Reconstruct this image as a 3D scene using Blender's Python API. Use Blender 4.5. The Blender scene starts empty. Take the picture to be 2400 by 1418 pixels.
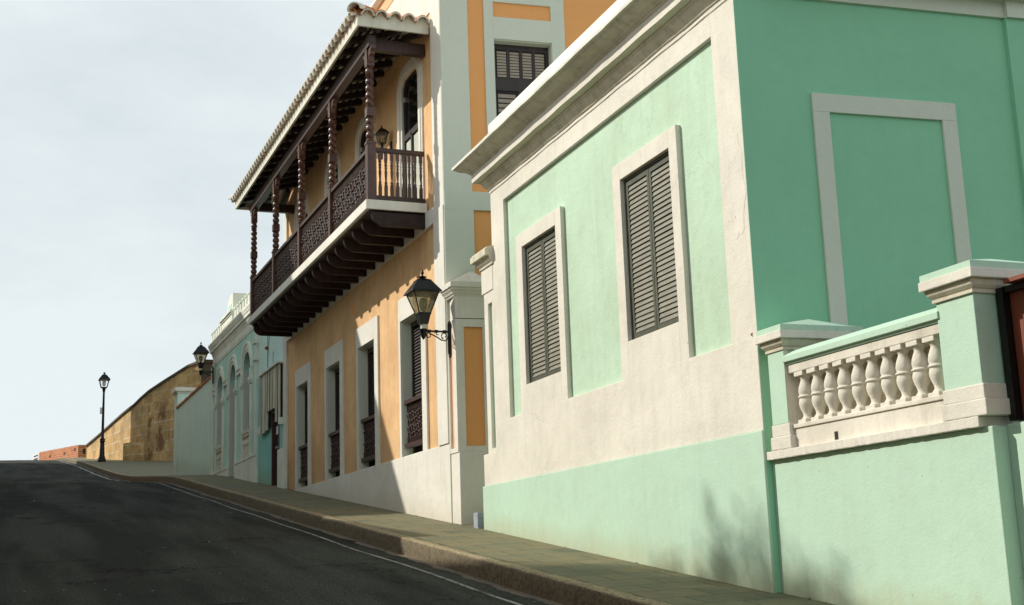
import bpy, math, random
from mathutils import Vector, Matrix
random.seed(7)
R = math.radians
C = bpy.context.scene.collection
scene = bpy.context.scene

# ------------------------------------------------------------------ nodes / materials
def new_mat(name):
    m = bpy.data.materials.new(name); m.use_nodes = True
    nt = m.node_tree; nt.nodes.clear()
    out = nt.nodes.new('ShaderNodeOutputMaterial'); b = nt.nodes.new('ShaderNodeBsdfPrincipled')
    nt.links.new(b.outputs[0], out.inputs[0])
    return m, nt, b
def N(nt, t, **kw):
    n = nt.nodes.new(t)
    for k, v in kw.items():
        if k in ('ins',):
            for a, b in v.items(): n.inputs[a].default_value = b
        else: setattr(n, k, v)
    return n
def L(nt, a, b): nt.links.new(a, b)
def rgba(c): return (c[0], c[1], c[2], 1)
def coords(nt, scale=(1, 1, 1), kind='Object', rot=(0, 0, 0), loc=(0, 0, 0)):
    tc = N(nt, 'ShaderNodeTexCoord'); mp = N(nt, 'ShaderNodeMapping')
    mp.inputs['Scale'].default_value = scale; mp.inputs['Rotation'].default_value = rot; mp.inputs['Location'].default_value = loc
    L(nt, tc.outputs[kind], mp.inputs[0]); return mp.outputs[0]
def noise(nt, vec, scale, detail=4, rough=.6):
    n = N(nt, 'ShaderNodeTexNoise'); n.inputs['Scale'].default_value = scale
    n.inputs['Detail'].default_value = detail; n.inputs['Roughness'].default_value = rough
    L(nt, vec, n.inputs['Vector']); return n.outputs[0]
def ramp(nt, fac, stops):
    r = N(nt, 'ShaderNodeValToRGB'); e = r.color_ramp.elements
    while len(e) < len(stops): e.new(.5)
    for i, (p, v) in enumerate(stops):
        e[i].position = p; e[i].color = rgba(v) if isinstance(v, (tuple, list)) else (v, v, v, 1)
    L(nt, fac, r.inputs[0]); return r.outputs[0]
def mix(nt, fac, a, b, mode='MIX'):
    m = N(nt, 'ShaderNodeMix'); m.data_type = 'RGBA'; m.blend_type = mode
    for v, i in ((fac, 0), (a, 6), (b, 7)):
        if isinstance(v, (int, float)): m.inputs[i].default_value = v if i == 0 else (v, v, v, 1)
        elif isinstance(v, (tuple, list)): m.inputs[i].default_value = rgba(v)
        else: L(nt, v, m.inputs[i])
    return m.outputs[2]
def math_(nt, op, a, b=0.0, c=None):
    m = N(nt, 'ShaderNodeMath'); m.operation = op
    for i, v in enumerate((a, b) if c is None else (a, b, c)):
        if isinstance(v, (int, float)): m.inputs[i].default_value = v
        else: L(nt, v, m.inputs[i])
    return m.outputs[0]
def bump(nt, b, h, strength=.3, dist=.01, prev=None):
    n = N(nt, 'ShaderNodeBump'); n.inputs['Strength'].default_value = strength; n.inputs['Distance'].default_value = dist
    L(nt, h, n.inputs['Height'])
    if prev: L(nt, prev, n.inputs['Normal'])
    L(nt, n.outputs[0], b.inputs['Normal']); return n.outputs[0]

def plaster(name, col, stain=(.3, .28, .22), amt=.35, streak=.3, rough=.88, cracks=0.0, damp=None, spots=.5, relief=.45):
    m, nt, b = new_mat(name); v = coords(nt); vs = coords(nt, (5, 5, .45)); vc = coords(nt, (1, 1, 1), loc=(3.1, 1.7, .6))
    n1 = noise(nt, v, .9, 5, .62); n2 = noise(nt, vs, 1.6, 4, .6); n3 = noise(nt, v, 45, 3, .6); n4 = noise(nt, vc, 6, 5, .65)
    c = mix(nt, ramp(nt, n1, [(.38, 0), (.72, amt)]), col, stain)
    c = mix(nt, ramp(nt, n2, [(.5, 0), (.78, streak)]), c, stain)
    c = mix(nt, ramp(nt, n4, [(.35, .06), (.65, 0)]), c, tuple(min(1, x * 1.25 + .03) for x in col))
    c = mix(nt, ramp(nt, n4, [(.56, 0), (.74, amt * .5)]), c, stain)
    vo = N(nt, 'ShaderNodeTexVoronoi'); vo.inputs['Scale'].default_value = 7; L(nt, v, vo.inputs['Vector'])
    sp = math_(nt, 'LESS_THAN', vo.outputs['Distance'], .05)
    spm = math_(nt, 'MULTIPLY', sp, ramp(nt, noise(nt, vc, 1.3, 2), [(.5, 0), (.6, spots)]))
    c = mix(nt, spm, c, tuple(x * .35 for x in stain))
    h = math_(nt, 'ADD', math_(nt, 'MULTIPLY', n3, .35), math_(nt, 'MULTIPLY', n4, 1.0))
    if cracks:
        vd = coords(nt, (1, 1, 1)); wob = noise(nt, vd, 3.0, 5, .7)
        mxv = N(nt, 'ShaderNodeVectorMath'); mxv.operation = 'ADD'; L(nt, vd, mxv.inputs[0]); L(nt, wob, mxv.inputs[1])
        ve = N(nt, 'ShaderNodeTexVoronoi', feature='DISTANCE_TO_EDGE'); ve.inputs['Scale'].default_value = .7; L(nt, mxv.outputs[0], ve.inputs['Vector'])
        cl = math_(nt, 'LESS_THAN', ve.outputs['Distance'], .0035)
        cm = math_(nt, 'MULTIPLY', cl, ramp(nt, noise(nt, vc, .8, 2), [(.56, 0), (.62, cracks)]))
        c = mix(nt, cm, c, tuple(x * .45 for x in col))
    if damp:   # (height, fade, colour): dirt thrown up near the foot of the wall, follows world height of the slope
        g = N(nt, 'ShaderNodeNewGeometry'); sx = N(nt, 'ShaderNodeSeparateXYZ'); L(nt, g.outputs['Position'], sx.inputs[0])
        hgt = math_(nt, 'SUBTRACT', sx.outputs[2], math_(nt, 'MULTIPLY_ADD', sx.outputs[0], .1087, -1.343))
        hgt = math_(nt, 'ADD', hgt, math_(nt, 'MULTIPLY', math_(nt, 'SUBTRACT', n2, .5), damp[0] * 1.2))
        dm = ramp(nt, math_(nt, 'DIVIDE', hgt, damp[0]), [(0, damp[1]), (1, 0)])
        c = mix(nt, dm, c, damp[2])
    L(nt, c, b.inputs['Base Color']); b.inputs['Roughness'].default_value = rough
    b.inputs['Specular IOR Level'].default_value = .25
    bump(nt, b, h, relief, .02)
    return m

def simple(name, col, rough=.6, metal=0, var=.25, sc=8, spec=.5, bmp=.15, stretch=(1, 1, 1)):
    m, nt, b = new_mat(name); v = coords(nt, stretch); n = noise(nt, v, sc, 5)
    c = mix(nt, ramp(nt, n, [(.3, 0), (.7, 1)]), tuple(x * (1 - var) for x in col), tuple(min(1, x * (1 + var)) for x in col))
    L(nt, c, b.inputs['Base Color']); b.inputs['Roughness'].default_value = rough; b.inputs['Metallic'].default_value = metal
    b.inputs['Specular IOR Level'].default_value = spec
    bump(nt, b, n, bmp, .005); return m

M = {}
GR = (.53, .71, .55)
M['green'] = plaster('green_plaster', GR, (.38, .47, .33), .5, .3, cracks=.6, spots=.6)
M['green_low'] = plaster('green_plinth_plaster', (.50, .70, .555), (.40, .49, .38), .3, .2, cracks=.4, damp=(.3, .5, (.40, .36, .2)), spots=.8, relief=.28)
M['green_shaded'] = plaster('shaded_green_plaster', (.29, .625, .41), (.24, .54, .355), .45, .25, spots=.1, relief=.2)  # darker copy of the green paint; shade of the side walls in the colour
M['cream'] = plaster('cream_plaster', (.775, .745, .655), (.43, .40, .34), .42, .22, cracks=.5, spots=.9)
M['cream_dirty'] = plaster('grimy_cornice_plaster', (.72, .68, .55), (.20, .18, .11), .5, .5, spots=.6)
M['patch'] = plaster('repair_plaster', (.80, .775, .69), (.36, .33, .28), .45, .1, spots=3.0)
M['white_cap'] = plaster('bright_white_plaster', (.84, .84, .76), (.6, .58, .48), .2, .2)  # full sun on parapet and cornice top put into this brighter white
M['greywhite'] = plaster('shaded_and_grey_white', (.66, .70, .60), (.56, .60, .52), .15, .12, spots=.1)  # greyed white: shade on side trim and reveals painted in, plain elsewhere
M['white'] = plaster('white_plaster', (.80, .78, .70), (.44, .42, .36), .3, .28, damp=(.35, .35, (.42, .36, .26)), spots=.3)
M['mould'] = plaster('balustrade_plaster', (.80, .76, .66), (.24, .21, .15), .42, .3, spots=.3)
M['orange'] = plaster('orange_plaster', (.83, .535, .28), (.38, .19, .065), .45, .32, cracks=.2, damp=(1.3, .55, (.34, .21, .12)), spots=.2)
M['orange_shaded'] = plaster('shaded_orange_plaster', (.86, .41, .15), (.72, .34, .12), .2, .15, spots=.1)  # deeper copy of the orange; shade of the side faces put into the colour
M['peach'] = plaster('peach_plaster', (.85, .52, .30), (.6, .33, .17), .25, .2)
M['teal'] = plaster('teal_plaster', (.52, .82, .72), (.36, .55, .48), .4, .4, spots=.2)
M['teal_deep'] = plaster('deep_teal_plaster', (.30, .64, .58), (.20, .44, .40), .4, .4, damp=(.5, .6, (.30, .38, .24)))
M['teal_white'] = plaster('teal_trim_plaster', (.88, .90, .80), (.50, .52, .43), .5, .4)
M['paleteal'] = plaster('pale_teal_plaster', (.70, .95, .88), (.50, .70, .64), .35, .4, cracks=.3, damp=(.4, .3, (.33, .34, .26)))
M['wood'] = simple('dark_brown_wood', (.048, .022, .016), .45, var=.45, sc=5, stretch=(6, 6, 1), spec=.5)
M['wood_light'] = simple('turned_brown_wood', (.080, .032, .021), .35, var=.4, sc=6, spec=.55)
M['joist'] = simple('black_brown_joist', (.030, .016, .013), .6, var=.4, spec=.3)
M['rafter'] = simple('rafter_wood', (.022, .012, .009), .6, var=.4)
M['black'] = simple('black_iron', (.007, .008, .007), .34, metal=.2, var=.4, sc=25, bmp=.3)
M['dark'] = simple('dark_interior', (.012, .010, .009), .7)
M['louvre'] = simple('olive_grey_louvre_paint', (.195, .19, .14), .5, var=.3, sc=4, stretch=(1, 1, 6))
M['louvre_frame'] = simple('shutter_frame_paint', (.075, .08, .055), .5, var=.3, sc=6)
M['brownpaint'] = simple('brown_shutter_paint', (.030, .021, .018), .45, var=.3, sc=6)
M['blind'] = simple('beige_blind', (.36, .30, .24), .6, var=.15, sc=3)
M['curtain'] = simple('pale_curtain', (.50, .53, .44), .8, var=.12, sc=3, stretch=(6, 6, .4))
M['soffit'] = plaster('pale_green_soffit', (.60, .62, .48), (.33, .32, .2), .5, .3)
M['red'] = simple('red_brown_gate_paint', (.21, .05, .024), .5, var=.28, sc=3, stretch=(3, 3, .6))
M['oldwood'] = simple('weathered_grey_planks', (.72, .67, .54), .85, var=.5, sc=3, stretch=(9, 9, .5), bmp=.5)
M['oldwood_dark'] = simple('dark_weathered_planks', (.26, .22, .15), .85, var=.5, sc=3, stretch=(9, 9, .5), bmp=.5)
M['rust'] = simple('rust', (.35, .09, .02), .8, var=.6, sc=30)
M['bluegrey'] = simple('blue_grey_paint', (.33, .37, .42), .7)
M['litter'] = simple('dry_leaf_litter', (.13, .08, .035), .9, var=.5)
M['paper'] = simple('white_notice_board', (.8, .8, .78), .6, var=.05)
def glass(name, col, rough=.08):
    m, nt, b = new_mat(name); b.inputs['Base Color'].default_value = rgba(col); b.inputs['Roughness'].default_value = rough
    b.inputs['Specular IOR Level'].default_value = .6; return m
M['glass'] = glass('dark_window_glass', (.010, .011, .010))
def lamp_glass():
    m, nt, b = new_mat('dusty_lantern_glass'); v = coords(nt); n = noise(nt, v, 9, 4)
    c = ramp(nt, n, [(.3, (.34, .31, .20)), (.7, (.55, .50, .36))]); L(nt, c, b.inputs['Base Color'])
    b.inputs['Roughness'].default_value = .25; b.inputs['Transmission Weight'].default_value = .75; b.inputs['IOR'].default_value = 1.05
    return m
M['lampglass'] = lamp_glass()
def clear_glass():
    m, nt, b = new_mat('clear_lantern_glass'); b.inputs['Base Color'].default_value = (.9, .93, .93, 1)
    b.inputs['Roughness'].default_value = .05; b.inputs['Transmission Weight'].default_value = 1; b.inputs['IOR'].default_value = 1.02; return m
M['clearglass'] = clear_glass()
def tile_mat():
    m, nt, b = new_mat('terracotta_tile'); v = coords(nt); n = noise(nt, v, 5, 5, .7); n2 = noise(nt, v, 30, 3)
    c = ramp(nt, n, [(.3, (.16, .06, .03)), (.45, (.50, .17, .06)), (.62, (.66, .26, .10)), (.78, (.50, .34, .22))])
    c = mix(nt, ramp(nt, n2, [(.5, 0), (.8, .5)]), c, (.2, .13, .09)); L(nt, c, b.inputs['Base Color']); b.inputs['Roughness'].default_value = .8
    bump(nt, b, n2, .4, .01); return m
M['tile'] = tile_mat()
M['tile_white'] = plaster('limewashed_tile_edge', (.74, .72, .62), (.40, .36, .28), .5, .4)
def asphalt():
    m, nt, b = new_mat('asphalt'); v = coords(nt); vl = coords(nt, (.035, 1.0, 1)); n1 = noise(nt, v, 75, 3, .75); n2 = noise(nt, vl, 1.15, 3, .5); n3 = noise(nt, v, .5, 4); n5 = noise(nt, v, 38, 3, .7)
    c = ramp(nt, n1, [(.36, (.012, .014, .011)), (.55, (.056, .061, .050)), (.70, (.26, .27, .23))])
    c = mix(nt, ramp(nt, n2, [(.42, .0), (.58, .72)]), c, (.014, .0155, .0125))
    c = mix(nt, ramp(nt, n3, [(.5, 0), (.75, .25)]), c, (.075, .075, .062))
    vo = N(nt, 'ShaderNodeTexVoronoi', feature='DISTANCE_TO_EDGE'); vo.inputs['Scale'].default_value = 1.0
    vc = coords(nt, (.9, .28, 1)); wob = noise(nt, v, 1.7, 5, .75)
    add = N(nt, 'ShaderNodeVectorMath'); add.operation = 'ADD'; L(nt, vc, add.inputs[0]); L(nt, wob, add.inputs[1]); L(nt, add.outputs[0], vo.inputs['Vector'])
    cr = math_(nt, 'LESS_THAN', vo.outputs['Distance'], math_(nt, 'MULTIPLY', noise(nt, v, 3.0, 3), .034))
    cm = math_(nt, 'MULTIPLY', cr, ramp(nt, noise(nt, v, .35, 3), [(.52, 0), (.55, .9)]))
    c = mix(nt, cm, c, (.004, .004, .004))
    vs = N(nt, 'ShaderNodeTexVoronoi'); vs.inputs['Scale'].default_value = 3.3; L(nt, v, vs.inputs['Vector'])
    sp = math_(nt, 'MULTIPLY', math_(nt, 'LESS_THAN', vs.outputs['Distance'], .045), ramp(nt, n3, [(.5, 0), (.55, .9)]))
    c = mix(nt, sp, c, (.4, .4, .38))
    # dust and broken patching along the gutter (real dirt: a strip beside the kerb)
    g = N(nt, 'ShaderNodeSeparateXYZ'); L(nt, v, g.inputs[0])
    dd = math_(nt, 'SUBTRACT', g.outputs[1], 1.4); dd = math_(nt, 'SUBTRACT', dd, math_(nt, 'MULTIPLY', math_(nt, 'SUBTRACT', noise(nt, coords(nt, (.8, 1.6, 1)), 1.6, 5, .7), .5), .42))
    dm = ramp(nt, dd, [(.0, 1), (.12, 1), (.15, 0)])
    c = mix(nt, math_(nt, 'MULTIPLY', dm, ramp(nt, n5, [(.3, .55), (.6, .95)])), c, (.26, .21, .155))
    L(nt, c, b.inputs['Base Color']); b.inputs['Roughness'].default_value = .95
    b.inputs['Specular IOR Level'].default_value = .10
    h = math_(nt, 'SUBTRACT', math_(nt, 'ADD', n1, math_(nt, 'MULTIPLY', n5, .6)), math_(nt, 'MULTIPLY', cm, 2.0))
    bump(nt, b, h, .6, .008); return m
M['asphalt'] = asphalt()
def line_mat():
    m, nt, b = new_mat('worn_white_road_paint'); v = coords(nt); n = noise(nt, v, 14, 5, .7); n2 = noise(nt, v, 1.2, 3)
    k = math_(nt, 'ADD', n, math_(nt, 'MULTIPLY', n2, .5)); c = ramp(nt, k, [(.55, (.38, .38, .35)), (.76, (.28, .28, .26)), (.84, (.04, .04, .036))])
    L(nt, c, b.inputs['Base Color']); b.inputs['Roughness'].default_value = .7; return m
M['line'] = line_mat()
def kerb_mat():
    m, nt, b = new_mat('kerb_concrete'); v = coords(nt); n1 = noise(nt, v, 26, 5, .75); n2 = noise(nt, v, 2.2, 4); n3 = noise(nt, v, 70, 2)
    c = ramp(nt, n1, [(.30, (.03, .024, .014)), (.40, (.20, .16, .085)), (.56, (.42, .34, .20)), (.78, (.60, .51, .34))])
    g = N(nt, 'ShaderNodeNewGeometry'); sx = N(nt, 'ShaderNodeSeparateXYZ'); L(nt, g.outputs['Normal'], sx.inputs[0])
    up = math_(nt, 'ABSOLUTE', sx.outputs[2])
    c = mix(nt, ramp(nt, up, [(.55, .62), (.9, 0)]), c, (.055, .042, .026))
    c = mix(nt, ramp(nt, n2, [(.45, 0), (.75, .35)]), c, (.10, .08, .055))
    L(nt, c, b.inputs['Base Color']); b.inputs['Roughness'].default_value = .92
    bump(nt, b, math_(nt, 'ADD', n1, math_(nt, 'MULTIPLY', n3, .5)), .9, .015); return m
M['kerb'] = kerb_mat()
def pavers():
    m, nt, b = new_mat('slate_pavers'); tc = coords(nt, (1, 1, 1)); br = N(nt, 'ShaderNodeTexBrick')
    wob = noise(nt, tc, 2.5, 3); mv = N(nt, 'ShaderNodeVectorMath'); mv.operation = 'MULTIPLY_ADD'; L(nt, wob, mv.inputs[0]); mv.inputs[1].default_value = (.035, .035, 0); L(nt, tc, mv.inputs[2])
    rot = N(nt, 'ShaderNodeMapping'); rot.inputs['Rotation'].default_value = (0, 0, R(90)); L(nt, mv.outputs[0], rot.inputs[0]); L(nt, rot.outputs[0], br.inputs['Vector'])
    br.inputs['Scale'].default_value = 1; br.inputs['Brick Width'].default_value = .62; br.inputs['Row Height'].default_value = .42; br.inputs['Mortar Size'].default_value = .007
    br.inputs['Color1'].default_value = (0, 0, 0, 1); br.inputs['Color2'].default_value = (1, 1, 1, 1); br.inputs['Mortar'].default_value = (.5, .5, .5, 1)
    n1 = noise(nt, tc, 2.2, 5, .65); n2 = noise(nt, tc, 40, 4, .7)
    c = ramp(nt, math_(nt, 'ADD', math_(nt, 'MULTIPLY', br.outputs[0], .28), math_(nt, 'MULTIPLY', n1, .75)), [(.25, (.085, .098, .062)), (.45, (.15, .15, .08)), (.60, (.195, .165, .08)), (.78, (.115, .13, .085))])
    c = mix(nt, ramp(nt, n2, [(.5, 0), (.85, .5)]), c, (.28, .24, .13))
    c = mix(nt, br.outputs['Fac'], c, (.05, .042, .025))
    vs = N(nt, 'ShaderNodeTexVoronoi'); vs.inputs['Scale'].default_value = 9; L(nt, tc, vs.inputs['Vector'])
    sp = math_(nt, 'MULTIPLY', math_(nt, 'LESS_THAN', vs.outputs['Distance'], .07), ramp(nt, n1, [(.48, 0), (.55, .8)])); c = mix(nt, sp, c, (.5, .45, .33))
    # brown earth collected at the foot of the walls
    g = N(nt, 'ShaderNodeSeparateXYZ'); L(nt, tc, g.inputs[0])
    L(nt, c, b.inputs['Base Color']); b.inputs['Roughness'].default_value = .8
    bump(nt, b, math_(nt, 'SUBTRACT', math_(nt, 'ADD', math_(nt, 'MULTIPLY', n2, .4), math_(nt, 'MULTIPLY', n1, .8)), math_(nt, 'MULTIPLY', br.outputs['Fac'], .7)), .55, .012); return m
M['pavers'] = pavers()
def stone(name, w, h, cols, mortar, ms, rust, stretch=1, msk=.95):
    m, nt, b = new_mat(name); tc = N(nt, 'ShaderNodeTexCoord'); uv = tc.outputs['UV']
    br = N(nt, 'ShaderNodeTexBrick'); L(nt, uv, br.inputs['Vector']); br.inputs['Scale'].default_value = 1
    br.inputs['Brick Width'].default_value = w; br.inputs['Row Height'].default_value = h; br.inputs['Mortar Size'].default_value = ms; br.inputs['Mortar Smooth'].default_value = .3
    br.inputs['Color1'].default_value = (0, 0, 0, 1); br.inputs['Color2'].default_value = (1, 1, 1, 1)
    n1 = noise(nt, uv, .55, 6, .7); n2 = noise(nt, uv, 8, 4, .7)
    k = math_(nt, 'ADD', math_(nt, 'MULTIPLY', br.outputs[0], .3), math_(nt, 'MULTIPLY', n2, .7))
    c = ramp(nt, k, [(.2, cols[0]), (.5, cols[1]), (.8, cols[2])])
    c = mix(nt, math_(nt, 'MULTIPLY', br.outputs['Fac'], ramp(nt, noise(nt, uv, .8, 3), [(.35, 0.1), (.6, msk)])), c, mortar)
    if rust:
        mp = N(nt, 'ShaderNodeMapping'); mp.inputs['Scale'].default_value = (1.0, .5, 1); L(nt, uv, mp.inputs[0])
        n3 = noise(nt, mp.outputs[0], .8, 7, .75); sx = N(nt, 'ShaderNodeSeparateXYZ'); L(nt, uv, sx.inputs[0])
        z = math_(nt, 'SUBTRACT', 1.0, math_(nt, 'ABSOLUTE', math_(nt, 'DIVIDE', math_(nt, 'SUBTRACT', sx.outputs[1], 8.6), 2.4)))
        x = math_(nt, 'SUBTRACT', 1.0, math_(nt, 'ABSOLUTE', math_(nt, 'DIVIDE', math_(nt, 'SUBTRACT', sx.outputs[0], 4.6), 4.6)))
        w_ = math_(nt, 'MULTIPLY', ramp(nt, z, [(0, 0), (.5, 1)]), ramp(nt, x, [(0, 0), (.5, 1)]))
        mk = math_(nt, 'MULTIPLY', ramp(nt, n3, [(.505, 0), (.56, .8)]), w_)
        c = mix(nt, mk, c, (.17, .055, .014))
        c = mix(nt, ramp(nt, n1, [(.4, 0), (.68, .6)]), c, (.13, .095, .06))
    L(nt, c, b.inputs['Base Color']); b.inputs['Roughness'].default_value = .92
    bump(nt, b, math_(nt, 'SUBTRACT', n2, math_(nt, 'MULTIPLY', br.outputs['Fac'], .5)), .5, .03); return m
M['fort'] = stone('fortress_stone', 1.1, .62, ((.52, .30, .11), (.72, .46, .19), (.82, .59, .29)), (.92, .80, .58), .035, True)
M['fort_dark'] = simple('weathered_and_shaded_stone', (.075, .055, .035), .95, var=.5, sc=2)  # weathered tone on the coping; on the turret it stands for shade
M['brick'] = stone('old_orange_brick', .6, .20, ((.30, .07, .025), (.50, .15, .045), (.55, .22, .08)), (.56, .38, .22), .035, False, msk=.9)
def ground_mat():
    m, nt, b = new_mat('dry_grass_ground'); v = coords(nt); n = noise(nt, v, .3, 6, .7); c = ramp(nt, n, [(.3, (.06, .08, .03)), (.7, (.16, .14, .08))])
    L(nt, c, b.inputs['Base Color']); b.inputs['Roughness'].default_value = .95; return m
M['ground'] = ground_mat()
def leaf_mat():
    m, nt, b = new_mat('leaf_green'); v = coords(nt); n = noise(nt, v, 1.5, 3); c = ramp(nt, n, [(.3, (.03, .07, .02)), (.7, (.07, .12, .03))])
    L(nt, c, b.inputs['Base Color']); b.inputs['Roughness'].default_value = .6; return m
M['leaf'] = leaf_mat(); M['bark'] = simple('bark', (.12, .09, .06), .95, var=.4)

# ------------------------------------------------------------------ mesh builder
class MB:
    def __init__(s): s.v = []; s.f = []; s.m = []; s.sm = []; s.uv = {}
    def add(s, vs, fs, mat=0, smooth=False):
        o = len(s.v); s.v += [tuple(x) for x in vs]
        for f in fs: s.f.append([o + i for i in f]); s.m.append(mat); s.sm.append(smooth)
    def box(s, x0, x1, y0, y1, z0, z1, mat=0):
        s.add([(x0, y0, z0), (x1, y0, z0), (x1, y1, z0), (x0, y1, z0), (x0, y0, z1), (x1, y0, z1), (x1, y1, z1), (x0, y1, z1)],
              [(0, 3, 2, 1), (4, 5, 6, 7), (0, 1, 5, 4), (1, 2, 6, 5), (2, 3, 7, 6), (3, 0, 4, 7)], mat); return s
    def hexa(s, pts, mat=0):
        s.add(pts, [(0, 3, 2, 1), (4, 5, 6, 7), (0, 1, 5, 4), (1, 2, 6, 5), (2, 3, 7, 6), (3, 0, 4, 7)], mat); return s
    def plan(s, poly, z0, z1, mat=0):
        n = len(poly); vs = [(p[0], p[1], z0) for p in poly] + [(p[0], p[1], z1) for p in poly]
        s.add(vs, [tuple(range(n))[::-1], tuple(range(n, 2 * n))] + [(i, (i + 1) % n, n + (i + 1) % n, n + i) for i in range(n)], mat); return s
    def elev(s, poly, y0, y1, mat=0, smooth=False):   # poly in (x,z)
        n = len(poly); vs = [(p[0], y0, p[1]) for p in poly] + [(p[0], y1, p[1]) for p in poly]
        s.add(vs, [tuple(range(n)), tuple(range(n, 2 * n))[::-1]], mat)
        s.add(vs, [(i, n + i, n + (i + 1) % n, (i + 1) % n) for i in range(n)], mat, smooth); return s
    def sweep(s, prof, path, mat=0, cap=True):
        # prof: list of (o,z) ; path: list of ((x,y),(mx,my)) ; vertex = P + o*m
        n = len(prof); vs = []
        for (p, m_) in path:
            for (o, z) in prof: vs.append((p[0] + o * m_[0], p[1] + o * m_[1], z))
        fs = []
        for i in range(len(path) - 1):
            for j in range(n):
                k = (j + 1) % n; fs.append((i * n + j, (i + 1) * n + j, (i + 1) * n + k, i * n + k))
        if cap: fs.append(tuple(range(n))[::-1]); fs.append(tuple(range((len(path) - 1) * n, len(path) * n)))
        s.add(vs, fs, mat); return s
    def lathe(s, prof, cx, cy, n=12, mat=0, cap=True, smooth=True, rot=0):
        vs = []
        for (r, z) in prof:
            for i in range(n):
                a = 2 * math.pi * i / n + rot; vs.append((cx + r * math.cos(a), cy + r * math.sin(a), z))
        fs = []
        for j in range(len(prof) - 1):
            for i in range(n):
                k = (i + 1) % n; fs.append((j * n + i, j * n + k, (j + 1) * n + k, (j + 1) * n + i))
        s.add(vs, fs, mat, smooth)
        if cap: s.add(vs, [tuple(range(n))[::-1], tuple(range((len(prof) - 1) * n, len(prof) * n))], mat)
        return s
    def frustum(s, cx, cy, a0, z0, a1, z1, mat=0):   # square, half sizes
        s.hexa([(cx - a0, cy - a0, z0), (cx + a0, cy - a0, z0), (cx + a0, cy + a0, z0), (cx - a0, cy + a0, z0),
                (cx - a1, cy - a1, z1), (cx + a1, cy - a1, z1), (cx + a1, cy + a1, z1), (cx - a1, cy + a1, z1)], mat); return s
    def tube(s, pts, r, n=6, mat=0, closed=False):
        pts = [Vector(p) for p in pts]; vs = []
        for i, p in enumerate(pts):
            a = pts[max(i - 1, 0)]; b = pts[min(i + 1, len(pts) - 1)]; t = (b - a).normalized()
            u = t.cross(Vector((0, 0, 1)));
            if u.length < .05: u = t.cross(Vector((1, 0, 0)))
            u.normalize(); w = t.cross(u); rr = r[i] if isinstance(r, (list, tuple)) else r
            for k in range(n):
                an = 2 * math.pi * k / n; vs.append(p + u * rr * math.cos(an) + w * rr * math.sin(an))
        fs = [(i * n + k, i * n + (k + 1) % n, (i + 1) * n + (k + 1) % n, (i + 1) * n + k) for i in range(len(pts) - 1) for k in range(n)]
        s.add(vs, fs, mat, True); s.add(vs, [tuple(range(n))[::-1], tuple(range((len(pts) - 1) * n, len(pts) * n))], mat); return s
    def pyramid(s, x0, x1, y0, y1, z0, z1, mat=0, rx=0, ry=0):
        cx, cy = (x0 + x1) / 2, (y0 + y1) / 2
        s.hexa([(x0, y0, z0), (x1, y0, z0), (x1, y1, z0), (x0, y1, z0), (cx - rx - .001, cy - ry - .001, z1), (cx + rx + .001, cy - ry - .001, z1), (cx + rx + .001, cy + ry + .001, z1), (cx - rx - .001, cy + ry + .001, z1)], mat); return s

REF = {}
def part(name, mb, mats, parent=None, loc=None, bevel=0, label=None, ref=None):
    me = bpy.data.meshes.new(name)
    r = Vector(REF[parent.name]) if parent else Vector(ref or (0, 0, 0))
    if loc is None: vs = [Vector(v) - r for v in mb.v]
    else: vs = [Vector(v) for v in mb.v]
    me.from_pydata(vs, [], mb.f)
    if not isinstance(mats, (list, tuple)): mats = [mats]
    for m in mats: me.materials.append(M[m])
    me.polygons.foreach_set('material_index', mb.m); me.polygons.foreach_set('use_smooth', mb.sm)
    if mb.uv:
        ul = me.uv_layers.new(name='UVMap')
        for pi, p in enumerate(me.polygons):
            if pi in mb.uv:
                for li, uv in zip(p.loop_indices, mb.uv[pi]): ul.data[li].uv = uv
    me.update()
    import bmesh as _b
    bm = _b.new(); bm.from_mesh(me); _b.ops.recalc_face_normals(bm, faces=bm.faces); bm.to_mesh(me); bm.free()
    o = bpy.data.objects.new(name, me); C.objects.link(o)
    if parent: o.parent = parent
    if loc is not None: o.location = Vector(loc) - r
    elif not parent: o.location = r
    REF[o.name] = tuple(r) if loc is None else tuple(loc)
    if bevel:
        b = o.modifiers.new('bevel', 'BEVEL'); b.width = bevel; b.segments = 2; b.limit_method = 'ANGLE'; b.angle_limit = R(40)
    if label: o['label'] = label
    return o
def copy_part(o, parent, loc):
    c = o.copy(); C.objects.link(c); c.parent = parent; c.location = Vector(loc) - Vector(REF[parent.name]); return c
FR = {'O': ((0, 0), 0.0), 'G': ((-.1194, .3002), R(-1.14))}
def fworld(fr, p):
    (ox, oy), a = FR[fr]; return Vector((ox + p[0] * math.cos(a) - p[1] * math.sin(a), oy + p[0] * math.sin(a) + p[1] * math.cos(a), p[2]))
def thing(name, label, cat, ref, fr='O', group=None):
    o = bpy.data.objects.new(name, None); C.objects.link(o); o.empty_display_size = .3
    o.location = fworld(fr, ref); o.rotation_euler = (0, 0, FR[fr][1]); o['label'] = label; o['category'] = cat
    if group: o['group'] = group
    REF[o.name] = tuple(ref); return o
def tag(o, label, cat, group=None):
    o['label'] = label; o['category'] = cat
    if group: o['group'] = group
def structure(o): o['kind'] = 'structure'; return o
def plate(mb, x0, x1, z0, z1, y0, y1, holes, mat=0):
    xs = sorted({x0, x1, *[h[0] for h in holes], *[h[1] for h in holes]}); 
    for a, b in zip(xs, xs[1:]):
        cut = sorted([(h[2], h[3]) for h in holes if h[0] <= a + 1e-6 and h[1] >= b - 1e-6]); z = z0
        for c, d in cut:
            if c > z: mb.box(a, b, y0, y1, z, c, mat)
            z = d
        if z < z1: mb.box(a, b, y0, y1, z, z1, mat)
    return mb
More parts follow.
